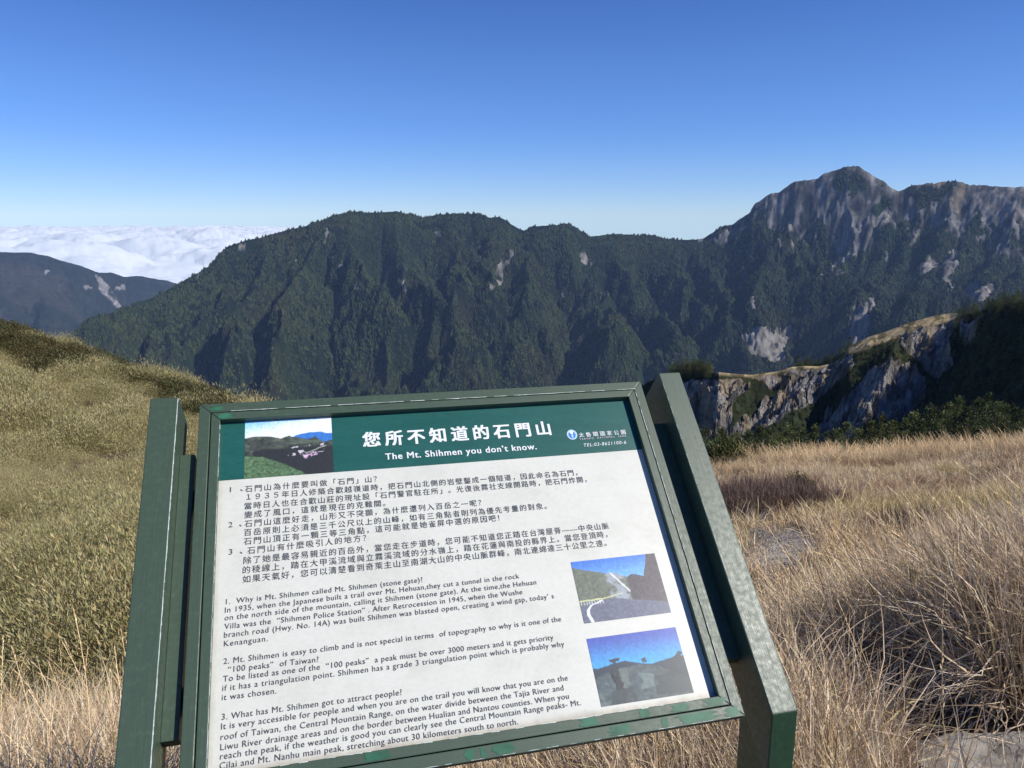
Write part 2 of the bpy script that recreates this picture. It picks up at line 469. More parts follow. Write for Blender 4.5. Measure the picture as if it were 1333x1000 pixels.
BIG_SPURS = [([(150, 405), (140, 440)], 330), ([(230, 372), (215, 410), (190, 450)], 330), ([(300, 320), (285, 370), (250, 420), (215, 465)], 360), ([(365, 302), (345, 350), (310, 400), (290, 450), (270, 490)], 370), ([(428, 282), (405, 330), (388, 375), (355, 430), (335, 490)], 380),
    ([(458, 275), (458, 325), (481, 380), (500, 420), (485, 480)], 400), ([(515, 276), (522, 320), (545, 370), (562, 420)], 330), ([(575, 279), (592, 330), (602, 380), (588, 425)], 350), ([(650, 283), (640, 320), (625, 370), (640, 405)], 330),
    ([(697, 295), (690, 338), (696, 378), (685, 400), (650, 440), (612, 458), (562, 474), (480, 492)], 420), ([(738, 291), (746, 335), (772, 385), (800, 430), (815, 490)], 400), ([(790, 307), (812, 350), (832, 400), (872, 450), (890, 500)], 380),
    ([(850, 306), (870, 345), (902, 395), (920, 445)], 360), ([(905, 312), (925, 360), (950, 410), (955, 470)], 370), ([(976, 276), (1000, 340), (1010, 400), (1000, 470)], 380), ([(1110, 218), (1100, 300), (1070, 370), (1045, 430), (1020, 490)], 420),
    ([(1176, 248), (1160, 330), (1150, 400), (1130, 470)], 380), ([(1244, 236), (1230, 320), (1210, 390), (1190, 460)], 400), ([(1320, 243), (1310, 320), (1290, 400), (1280, 470)], 420), ([(1430, 250), (1410, 330), (1390, 420)], 420), ([(1540, 262), (1520, 360)], 420)]

def paint_main(px, py, X, Y, lA, Z, gz):
    wob = (fbm(X / 70, Y / 70, 5, 91) - 0.5) * 2
    wob2 = (fbm(X / 60 + 40, Y / 60, 5, 191) - 0.5) * 2
    qx = px + wob * 7; qy = py + wob2 * 7
    zone = in_poly(px + wob * 26, py + wob2 * 26, ROCK_ZONE)
    streak = fbm(X / 60 + wob * .6, Y / 120 + wob2 * .6, 5, 23)
    rockz = zone * smooth(0.31, 0.44, streak + 0.05 * wob + 0.10 * smooth(8.5, 11.5, lA) + 0.12 * smooth(330, 240, py))
    tng = np.zeros(px.shape)
    for p in TONGUES: tng = np.maximum(tng, in_poly(px + wob * 9, py + wob2 * 9, p))
    rockz = rockz * (1 - tng * smooth(.30, .42, fbm(X / 40, Y / 40, 4, 88)))
    slide = np.zeros(px.shape)
    for p in SLIDES:
        slide = np.maximum(slide, in_poly(px + wob * 5, py + wob2 * 4, p))
    for (x0, y0), (x1, y1), w in CHUTES:
        dd, _ = seg_dist(px + wob * 3, py + wob2 * 3, x0, y0, x1, y1)
        slide = np.maximum(slide, smooth(w, w * 0.5, dd))
    slide = slide * smooth(0.28, 0.46, fbm(X / 30, Y / 60, 5, 79) + .10 * (px > 950) + .05)
    f1 = fbm(X / 420, Y / 420, 4, 3)[..., None]; f2 = fbm(X / 18, Y / 18, 3, 5)[..., None]
    green = np.array([0.020, 0.032, 0.014]); dark = np.array([0.008, 0.013, 0.009]); brown = np.array([0.036, 0.030, 0.018])
    c = dark + (green - dark) * smooth(0.42, 0.62, f1)
    br = smooth(0.55, 0.70, fbm(X / 230, Y / 230, 4, 41))[..., None] * smooth(360, 440, py)[..., None]
    c = c + (brown - c) * br * 0.6
    c = c * (0.6 + 0.8 * f2)
    st = (fbm(X / 20 + Y / 60, Y / 45, 4, 13) + fbm(X / 60, Y / 60, 4, 14))[..., None] * 0.5
    rock = np.array([0.104, 0.101, 0.096]) * (0.35 + 1.35 * smooth(0.3, 0.72, st))
    grassy = np.array([0.22, 0.17, 0.10])
    gm = (smooth(1150, 1260, px) * smooth(300, 250, py) * smooth(0.48, 0.58, fbm(X / 90, Y / 90, 4, 57)))[..., None]
    rock = rock + (grassy - rock) * gm * 0.6
    sl = np.array([0.20, 0.188, 0.17]) * (0.40 + 0.8 * smooth(0.3, 0.7, st))
    c = c + (rock - c) * rockz[..., None]
    c = c + (sl - c) * slide[..., None]
    top = zone * (1 - tng) * smooth(1000, 1040, px) * smooth(300, 285, py)
    c = c + (rock * .45 + np.array([.012, .014, .008]) - c) * (top * (1 - rockz) * (1 - slide) * .6)[..., None]
    forest = ((1 - np.maximum(rockz, slide)) > 0.5) & (top < .5) & (fbm(X / 32, Y / 32, 3, 207) > .42)
    return c, forest

def plain_paint(slides, base, base2, rockc=(0.30, 0.28, 0.27), seed=9):
    def f(px, py, X, Y, lA, Z, gz):
        wob = (fbm(X / 120, Y / 120, 5, 91) - 0.5) * 2
        wob2 = (fbm(X / 120 + 40, Y / 120, 5, 191) - 0.5) * 2
        f1 = fbm(X / 500, Y / 500, 5, seed)[..., None]; f2 = fbm(X / 25, Y / 25, 4, seed + 3)[..., None]
        c = np.array(base) + (np.array(base2) - np.array(base)) * smooth(0.4, 0.65, f1)
        c = c * (0.55 + 0.9 * f2)
        sl = np.zeros(px.shape)
        for p in slides: sl = np.maximum(sl, in_poly(px + wob * 4, py + wob2 * 4, p))
        sl = (sl * smooth(0.25, 0.45, fbm(X / 60, Y / 60, 4, 77)))[..., None]
        c = c + (np.array(rockc) * (0.5 + f2) - c) * sl
        return c, sl[..., 0] < 0.5
    return f

PM, FM, SM, AM = mountain('mountain', main_crest, -230, 1620, 3300, 500, drop_main, 16, 190, 0.0060, 1.7, 3, 1280, 480, 5100, 480,
    'long forested mountain massif rising to a bare rocky peak on the right', paint_main)

left_crest = [(-260, 318, 9000), (-120, 325, 9000), (-40, 330, 9000), (0, 327.6, 9000), (20, 328.5, 9000), (40, 329, 9000), (58, 332, 9000), (78, 338, 9000), (95, 343, 9000), (111, 348, 9050), (128, 354.7, 9100), (145, 354.7, 9200), (162, 361, 9300), (172, 359, 9500),
 (185, 359.5, 9700), (202, 363, 9900), (215, 365, 10000), (230, 369, 10000), (262, 384, 10200), (320, 410, 10400), (420, 440, 10500)]
left_slides = [[(124, 356), (130, 359), (136, 366), (143, 370), (150, 385), (156, 400), (148, 397), (140, 388), (131, 378), (128, 366)],
               [(107, 371), (120, 371), (120, 375), (108, 375)], [(150, 371), (162, 372), (161, 375), (150, 375)], [(59, 352), (63, 352), (64, 356), (60, 356)], [(76, 370), (80, 370), (81, 373), (77, 373)]]
mountain('mountain.001', left_crest, -240, 440, 3300, 600, lambda a, s: 780 * (1 - np.exp(-np.clip(s, 0, None) / 1000)) + 0.16 * np.clip(s, 0, None) + 0.7 * np.clip(-s, 0, None), 36, 110, 0.0050, 2.0, 11, 480, 260, 9000, 420,
    'distant blue hazy mountain ridge on the left below the clouds, with a pale landslide', plain_paint(left_slides, (0.024, 0.030, 0.027), (0.042, 0.042, 0.038), (.20, .19, .18)), 18)

# lone far hill seen over the saddle
mountain('mountain.002', [(690, 312, 11000), (740, 310, 11000), (775, 307.5, 11000), (797, 304.5, 11000), (806, 304.2, 11000), (830, 307, 11000), (880, 312, 11000), (960, 320, 11000)], 690, 960, 1500, 400,
    lambda a, s: 0.5 * np.abs(s), 50, 30, 0.002, 1.0, 19, 120, 50, 11000, 100, 'faint far hilltop just showing above the saddle of the massif', plain_paint([], (0.03, 0.035, 0.03), (0.05, 0.05, 0.04)), 8)

# ------------------------------------------------------------------ valley floor under everything
def disc(name, r0, r1, z, mat, label, n=96, rings=12, bumpz=0.0):
    a = np.linspace(0, 2 * np.pi, n, endpoint=False); r = np.linspace(r0, r1, rings)
    Aa, Rr = np.meshgrid(a, r, indexing='ij')
    Z = z + bumpz * (fbm(Aa * 3, Rr / 900, 4, 8) - .5)
    V = np.stack([Rr * np.cos(Aa), Rr * np.sin(Aa), Z], -1).reshape(-1, 3)
    me = np_mesh(name, V, grid_faces(n, rings, True)[:, ::-1], True, np.tile(np.array([[0.025, 0.035, 0.022]]), (len(V), 1)))
    return tag(link(name, me, mat), label, None, None, 'structure')
disc('valley_floor', 60, 12500, -1560, MAT['mountain'], 'dark forested valley floor far below')

# ------------------------------------------------------------------ sea of clouds
m, t, out = mat_new('cloud_white')
b = t.nodes.new('ShaderNodeBsdfDiffuse'); b.inputs['Color'].default_value = (0.74, 0.75, 0.77, 1)
tl = t.nodes.new('ShaderNodeBsdfTranslucent'); tl.inputs['Color'].default_value = (0.66, 0.68, 0.72, 1)
mx = t.nodes.new('ShaderNodeMixShader'); mx.inputs[0].default_value = 0.3
t.links.new(b.outputs[0], mx.inputs[1]); t.links.new(tl.outputs[0], mx.inputs[2]); t.links.new(mx.outputs[0], out.inputs['Surface'])
MAT['cloud'] = m
a = np.concatenate([np.linspace(-1.5, -0.68, 60, endpoint=False), np.linspace(-0.68, -0.14, 700)])
r = np.exp(np.linspace(np.log(13500), np.log(150000), 420))
Aa, Rr = np.meshgrid(a, r, indexing='ij')
CX = np.sin(Aa) * Rr; CY = np.cos(Aa) * Rr
bil = lambda s, seed, o=5: 1 - np.abs(2 * fbm(CX / s, CY / s, o, seed, 0.55) - 1)
lump = (1 - ridged(CX / 2600, CY / 2600, 6, 61, 0.5)) 
big = fbm(CX / 9000, CY / 9000, 4, 63)
mid = fbm(CX / 2300 + 9, CY / 2300, 5, 65, 0.5)
CZ = -1150 + 560 * (smooth(0.30, 0.75, big) - 0.5) + 900 * np.clip(mid - 0.36, 0, 1) ** .8 + 150 * (lump - 0.6) + 160 * (fbm(CX / 700, CY / 900, 4, 67) - .5) - 0.0000000785 * Rr ** 2 * 0.35
me = np_mesh('cloud_sea', np.stack([CX, CY, CZ], -1).reshape(-1, 3), grid_faces(len(a), len(r))[:, ::-1], True)
tag(link('cloud_sea', me, MAT['cloud']), 'white sea of clouds stretching to the horizon behind the left ridge', None, None, 'structure')
# ------------------------------------------------------------------ scattering (for what nobody could count)
PROTO = bpy.data.collections.new('plant_sources')          # never linked to the scene

def scatter(name, pts, rots, scales, variants, label, picks=None):
    """one stuff object: a geometry-nodes modifier sets a clump mesh on every point"""
    n = len(pts)
    me = bpy.data.meshes.new(name)
    me.vertices.add(n); me.vertices.foreach_set('co', np.asarray(pts, np.float32).ravel())
    a = me.attributes.new('rot', 'FLOAT_VECTOR', 'POINT'); a.data.foreach_set('vector', np.asarray(rots, np.float32).ravel())
    sc = np.asarray(scales, np.float32)
    if sc.ndim == 1: sc = np.stack([sc, sc, sc], -1)
    a = me.attributes.new('scl', 'FLOAT_VECTOR', 'POINT'); a.data.foreach_set('vector', sc.ravel())
    if picks is None: picks = rng.integers(0, len(variants), n)
    a = me.attributes.new('pick', 'INT', 'POINT'); a.data.foreach_set('value', np.asarray(picks, np.int32))
    o = link(name, me)
    vc = bpy.data.collections.new(name + '_sources')
    for v in variants: vc.objects.link(v)
    g = bpy.data.node_groups.new(name + '_nodes', 'GeometryNodeTree')
    g.interface.new_socket('Geometry', in_out='INPUT', socket_type='NodeSocketGeometry')
    g.interface.new_socket('Geometry', in_out='OUTPUT', socket_type='NodeSocketGeometry')
    gi = g.nodes.new('NodeGroupInput'); go = g.nodes.new('NodeGroupOutput')
    ci = g.nodes.new('GeometryNodeCollectionInfo'); ci.inputs['Collection'].default_value = vc
    ci.inputs['Separate Children'].default_value = True; ci.inputs['Reset Children'].default_value = True
    ip = g.nodes.new('GeometryNodeInstanceOnPoints'); ip.inputs['Pick Instance'].default_value = True
    def na(nm, typ):
        x = g.nodes.new('GeometryNodeInputNamedAttribute'); x.data_type = typ; x.inputs['Name'].default_value = nm
        return x.outputs['Attribute']
    e2r = g.nodes.new('FunctionNodeEulerToRotation')
    g.links.new(na('rot', 'FLOAT_VECTOR'), e2r.inputs[0])
    g.links.new(gi.outputs[0], ip.inputs['Points']); g.links.new(ci.outputs[0], ip.inputs['Instance'])
    g.links.new(na('pick', 'INT'), ip.inputs['Instance Index'])
    g.links.new(e2r.outputs[0], ip.inputs['Rotation']); g.links.new(na('scl', 'FLOAT_VECTOR'), ip.inputs['Scale'])
    g.links.new(ip.outputs[0], go.inputs[0])
    md = o.modifiers.new('scatter', 'NODES'); md.node_group = g
    return tag(o, label, None, None, 'stuff')

def rots_z(n, lean=0.12):
    return np.stack([rng.normal(0, lean, n), rng.normal(0, lean, n), rng.uniform(0, 2 * np.pi, n)], -1)

# ---- plant meshes
def ribbons(n, segs, root, length, width, lean_dir, lean, curl, droop, col, seed, taper=True, up=1.0, wob=0.0):
    """n curved blades; returns V,F,C.  root (n,3); lean_dir angle (n,)"""
    g = np.random.default_rng(seed)
    V = np.zeros((n, segs + 1, 2, 3)); C = np.zeros((n, segs + 1, 2, 3))
    pos = root.copy(); th = lean_dir.copy(); tilt = lean.copy()
    step = length / segs
    for k in range(segs + 1):
        d = np.stack([np.cos(th) * np.sin(tilt), np.sin(th) * np.sin(tilt), np.cos(tilt) * up], -1)
        side = np.stack([-np.sin(th), np.cos(th), 0 * th], -1)
        tw = g.normal(0, 0.5, n) * 0 + (k / segs) * curl
        side = side * np.cos(tw)[:, None] + np.cross(d, side) * np.sin(tw)[:, None]
        w = width * (1 - (k / segs) ** 1.6 * (0.92 if taper else 0))
        V[:, k, 0] = pos - side * w[:, None] / 2; V[:, k, 1] = pos + side * w[:, None] / 2
        sh = col * 1.0
        C[:, k, 0] = sh; C[:, k, 1] = sh
        pos = pos + d * step[:, None]
        tilt = tilt + droop / segs + (g.normal(0, wob, n) if wob else 0)
        th = th + (g.normal(0, wob, n) if wob else 0)
    i = np.arange(n)[:, None] * (segs + 1) * 2; j = np.arange(segs)[None, :] * 2
    F = np.stack([i + j, i + j + 1, i + j + 3, i + j + 2], -1).reshape(-1, 4)
    return V.reshape(-1, 3), F, C.reshape(-1, 3)

def merge(parts):
    Vs, Fs, Cs = [], [], []; o = 0
    for V, F, C in parts:
        Vs.append(V); Fs.append(F + o); Cs.append(C); o += len(V)
    return np.concatenate(Vs), np.concatenate(Fs), np.concatenate(Cs)

def leaf_quads(cen, dirs, L, W, col, seed):
    g = np.random.default_rng(seed); n = len(cen)
    d = dirs / np.linalg.norm(dirs, axis=1, keepdims=True)
    s = np.cross(d, g.normal(size=(n, 3))); s /= np.linalg.norm(s, axis=1, keepdims=True)
    L = np.broadcast_to(L, n)[:, None]; W = np.broadcast_to(W, n)[:, None]
    V = np.stack([cen, cen + d * L * .45 + s * W / 2, cen + d * L, cen + d * L * .45 - s * W / 2], 1).reshape(-1, 3)
    F = np.arange(4 * n).reshape(n, 4)
    C = np.repeat(np.broadcast_to(col, (n, 3)), 4, axis=0)
    return V, F, C

def src(name, VFC, mat, smooth_=False):
    V, F, C = VFC
    me = np_mesh(name, V, F, smooth_, C)
    return link(name, me, mat, None, None)

MAT['straw'] = m_leaf('dry_grass', (0.84, 0.73, 0.56), (0.62, 0.50, 0.36), 0.10, 0.45)
MAT['bamboo'] = m_leaf('dwarf_bamboo_leaf', (0.52, 0.45, 0.245), (0.35, 0.325, 0.155), 0.25, 0.55)
MAT['dark_leaf'] = m_leaf('dark_shrub_leaf', (0.075, 0.085, 0.03), (0.12, 0.10, 0.045), 0.2, 0.6)
MAT['conifer'] = m_leaf('conifer_needles', (0.045, 0.062, 0.022), (0.135, 0.150, 0.050), 0.15, 0.7)
MAT['far_conifer'] = m_leaf('far_conifer_needles', (0.008, 0.015, 0.009), (0.046, 0.056, 0.022), 0.0, 0.9, attr=False)
t = MAT['far_conifer'].node_tree
oi = t.nodes.new('ShaderNodeObjectInfo'); nz = t.nodes.new('ShaderNodeTexNoise'); nz.inputs['Scale'].default_value = .0028; nz.inputs['Detail'].default_value = 5; nz.inputs['Roughness'].default_value = .6
t.links.new(oi.outputs['Location'], nz.inputs['Vector'])
rr_ = ramp(t, nz.outputs[0], [(.30, (.50, .60, .62)), (.44, (.85, .92, .80)), (.54, (1.25, 1.30, .95)), (.62, (1.0, .85, .70)), (.72, (1.7, 1.45, 1.2))])
for n_ in list(t.nodes):
    if n_.bl_idname == 'ShaderNodeBsdfPrincipled':
        old = n_.inputs['Base Color'].links[0].from_socket
        t.links.new(mixc(t, old, rr_.outputs[0], mode='MULTIPLY', f=1.0), n_.inputs['Base Color'])
MAT['twig'] = m_leaf('dry_twig', (0.20, 0.14, 0.115), (0.26, 0.18, 0.14), 0.0, 0.8)
m, t, out = mat_new('bark'); b = bsdf(t, out, 0.9, 0.1); n_ = tex_noise(t, 14, 5, 0.6, 'Object', (1, 1, .2))
r_ = ramp(t, n_.outputs[0], [(0.3, (0.05, 0.04, 0.03)), (0.7, (0.16, 0.13, 0.10))]); t.links.new(r_.outputs[0], b.inputs['Base Color']); bump(t, b, n_.outputs[0], .5, .02)
MAT['bark'] = m

def tuft(seed, n, segs, L0, L1, W, spread=0.10, lean_mu=0.35, wind=0.5, heads=0, mess=0.0, colmul=1.0):
    g = np.random.default_rng(seed)
    ang = g.uniform(0, 2 * np.pi, n); rad = spread * np.sqrt(g.random(n))
    root = np.stack([rad * np.cos(ang), rad * np.sin(ang), g.uniform(-0.05, 0.0, n)], -1)
    base = np.array([[1.0, .97, .90], [0.85, .74, .62], [0.62, .50, .40], [1.15, 1.10, 1.0], [0.62, .62, .36]])
    col = base[g.choice(5, n, p=[.36, .26, .16, .14, .08])] * g.uniform(.75, 1.15, n)[:, None] * colmul
    parts = [ribbons(n, segs, root, g.uniform(L0, L1, n), W * g.uniform(.7, 1.3, n), ang + g.normal(0, .6, n), np.abs(g.normal(0, lean_mu, n)), g.normal(0, 1.2, n),
                     np.abs(g.normal(.9, .6, n)), col, seed + 1, wob=mess)]
    if heads:
        ang = g.uniform(0, 2 * np.pi, heads); root = np.stack([.05 * np.cos(ang), .05 * np.sin(ang), 0 * ang], -1)
        Ls = g.uniform(L1 * 1.0, L1 * 1.30, heads); ln = np.abs(g.normal(.16, .1, heads)); dr = g.uniform(.4, .9, heads)
        col = np.array([[1.2, 1.05, .78]]) * g.uniform(.85, 1.1, heads)[:, None]
        V, F, C = ribbons(heads, 8, root, Ls, np.full(heads, W * .55), ang, ln, g.normal(0, .5, heads), dr, col, seed + 2, taper=False)
        parts.append((V, F, C))
        tips = V.reshape(heads, 9, 2, 3).mean(2)
        cen = []; dirs = []
        for q in range(22):
            f = 5.2 + q * .13; k = int(f); u = f - k
            p = tips[:, min(k, 8)] * (1 - u) + tips[:, min(k + 1, 8)] * u if k < 8 else tips[:, 8] + (tips[:, 8] - tips[:, 7]) * (f - 8)
            dd = tips[:, 8] - tips[:, 6]; dd /= np.linalg.norm(dd, axis=1, keepdims=True)
            cen.append(p); dirs.append(dd + g.normal(0, .22, (heads, 3)))
        parts.append(leaf_quads(np.concatenate(cen), np.concatenate(dirs), .020, .0035, np.array([1.25, 1.08, .80]), seed))
    return merge(parts)

near_tufts = [src('grass_tuft', tuft(100 + k, 80, 7, .30, .80, .0074, .11, .48, heads=0, mess=.34), MAT['straw']) for k in range(5)]
head_tufts = [src('grass_tuft', tuft(140 + k, 70, 7, .42, .80, .0042, .10, .30, heads=3, mess=.10), MAT['straw']) for k in range(3)]
far_tufts = [src('grass_tuft', tuft(180 + k, 60, 3, .25, .60, .011, .30, .55, heads=0), MAT['straw']) for k in range(4)]
tones = [(1.0, 1.0, .98), (.80, .66, .60), (1.12, 1.1, 1.05), (.76, .76, .52)]
far_toned = [src('grass_tuft', tuft(220 + k, 60, 3, .25, .60, .011, .30, .6, heads=0, mess=.2, colmul=np.array(tones[k])), MAT['straw']) for k in range(4)]
far_head = [src('grass_tuft', tuft(200 + k, 40, 4, .4, .75, .010, .22, .35, heads=5), MAT['straw']) for k in range(2)]

def bamboo(seed, n=380, r=.55, h=.75, cm=1.0, L=.095, W=.017, up=.15):
    g = np.random.default_rng(seed)
    a = g.uniform(0, 2 * np.pi, n); ph = np.arccos(g.random(n)); rr = g.uniform(.7, 1.05, n)
    cen = np.stack([r * rr * np.sin(ph) * np.cos(a), r * rr * np.sin(ph) * np.sin(a), h * rr * np.cos(ph) * (1 + .15 * g.normal(size=n))], -1)
    d = cen / [r, r, h] * .8 + g.normal(0, .45, (n, 3)) + [0, 0, up]
    base = np.array([[1.0, 1, 1], [1.2, 1.1, 1.05], [.78, .88, .66], [.8, .66, .5]])
    col = base[g.choice(4, n, p=[.45, .25, .2, .1])] * g.uniform(.75, 1.15, n)[:, None] * cm
    return leaf_quads(cen, d, L * g.uniform(.7, 1.3, n), W, col, seed + 5)
fine_bamboos = [src('dwarf_bamboo', bamboo(310 + k, 1300, .55, .75, 1.0, .045, .0065, .9), MAT['bamboo']) for k in range(4)]
bamboos = [src('dwarf_bamboo', bamboo(300 + k, 480, .55, .75, 1.0, .085, .013, .6), MAT['bamboo']) for k in range(5)]
shrubs = [src('dark_shrub', bamboo(330 + k, 420, .8, .8, 1.0, .12, .04), MAT['dark_leaf']) for k in range(3)]
shrubs.append(src('dark_shrub', bamboo(337, 380, .8, .6, np.array([1.5, 1.15, 1.0]), .12, .035), MAT['dark_leaf']))

def far_tree(seed):
    g = np.random.default_rng(seed); V = []; F = []
    lv = [(0.0, .30), (.10, .5), (.42, .36), (.45, .42), (.75, .2), (1.0, .0)]
    n = 6
    for z, r in lv:
        for k in range(n):
            a = 2 * np.pi * k / n + g.uniform(-.2, .2); q = r * g.uniform(.75, 1.2)
            V.append((q * np.cos(a), q * np.sin(a), z + g.uniform(-.04, .04)))
    for i in range(len(lv) - 1):
        for k in range(n):
            F.append((i * n + k, i * n + (k + 1) % n, (i + 1) * n + (k + 1) % n, (i + 1) * n + k))
    return np.array(V), np.array(F), np.ones((len(V), 3))
far_trees = [src('far_conifer', far_tree(400 + k), MAT['far_conifer']) for k in range(3)]

def conifer(seed, whorls=15, per=8, sub=11, H=1.0, Rr=.30, rounded=.5, leaf=.075):
    """crown of a unit-high fir: drooping branches hung with needle sprays; and its tapered trunk with limbs"""
    g = np.random.default_rng(seed)
    cen = []; dirs = []; cols = []; tr = []
    for i in range(whorls):
        f = (i + .5) / whorls; z = .10 + .88 * f
        rad = Rr * ((1 - f) ** .75 * (1 - rounded * .3) + rounded * .3 * math.sqrt(max(0, 1 - f * f))) * g.uniform(.8, 1.15)
        m_ = max(3, int(per * (1 - f * .5)))
        a0 = g.uniform(0, 6.28)
        for k in range(m_):
            a = a0 + 6.283 * k / m_ + g.normal(0, .18); rk = rad * g.uniform(.65, 1.2)
            if g.random() < .08: continue
            tip = np.array([rk * math.cos(a), rk * math.sin(a), z + rk * g.uniform(-.12, .28)]); root = np.array([0, 0, z - .02])
            tr.append((root, tip))
            bright = g.uniform(.45, 1.5)
            for q in range(sub):
                u = (q + g.random()) / sub; u = .25 + .75 * u
                p = root + (tip - root) * u + g.normal(0, .016, 3)
                d = (tip - root) / rk * .7 + g.normal(0, .5, 3) + [0, 0, .15]
                cen.append(p); dirs.append(d); cols.append(bright * g.uniform(.8, 1.2) * (0.8 + .35 * u))
    for q in range(14):
        cen.append([0, 0, .9 + .007 * q]); dirs.append(g.normal(0, .5, 3) + [0, 0, .8]); cols.append(1.0)
    cols = np.array(cols)[:, None] * np.array([1.0, 1.0, .95])
    crown = leaf_quads(np.array(cen), np.array(dirs), leaf * g.uniform(.7, 1.3, len(cen)), leaf * .42, cols, seed)
    V = []; F = []
    def tube(p, q, r0, r1, n=5):
        p = np.array(p, float); q = np.array(q, float); d = q - p; d = d / np.linalg.norm(d)
        s = np.cross(d, [.3, .9, .2]); s /= np.linalg.norm(s); u = np.cross(d, s); o = len(V)
        for c, r in ((p, r0), (q, r1)):
            for k in range(n):
                a = 6.283 * k / n; V.append(c + r * (math.cos(a) * s + math.sin(a) * u))
        for k in range(n): F.append((o + k, o + (k + 1) % n, o + n + (k + 1) % n, o + n + k))
    pts = [(0, 0, -.06), (g.normal(0, .006), g.normal(0, .006), .3), (g.normal(0, .01), g.normal(0, .01), .6), (0, 0, .97)]
    rs = [.022, .016, .010, .002]
    for i in range(3): tube(pts[i], pts[i + 1], rs[i], rs[i + 1], 7)
    for root, tip in tr[::2]: tube(root, root + (tip - root) * .7, .005, .0015, 3)
    return crown, (np.array(V), np.array(F))

# ------------------------------------------------------------------ forests on the far mountains (uncountable)
def forest(name, Pm, mask, n, hmin, hmax, label, ymax, sw=None):
    nu, nv = mask.shape
    gi = rng.random((n * 3, 2)) * [nu - 1.01, nv - 1.01]
    i = gi[:, 0].astype(int); j = gi[:, 1].astype(int); f = gi - np.stack([i, j], -1)
    P = Pm[i, j] * ((1 - f[:, :1]) * (1 - f[:, 1:])) + Pm[i + 1, j] * (f[:, :1] * (1 - f[:, 1:])) + Pm[i, j + 1] * ((1 - f[:, :1]) * f[:, 1:]) + Pm[i + 1, j + 1] * (f[:, :1] * f[:, 1:])
    px, py = proj(P)
    ok = mask[i, j] & (px > -80) & (px < 1420) & (py < ymax) & (P[:, 1] > 0)
    if sw is not None: ok &= sw(px, py)
    P = P[ok][:n]; k = len(P)
    h = rng.uniform(hmin, hmax, k); w = h * rng.uniform(.55, .95, k)
    P[:, 2] -= h * .12
    scatter(name, P, rots_z(k, .03), np.stack([w, w, h], -1), far_trees, label)
keep = SM > -60
forest('mountain_forest', PM[:, keep], FM[:, keep], 230000, 7, 20, 'dense dark conifer forest covering the mountain massif', 545)

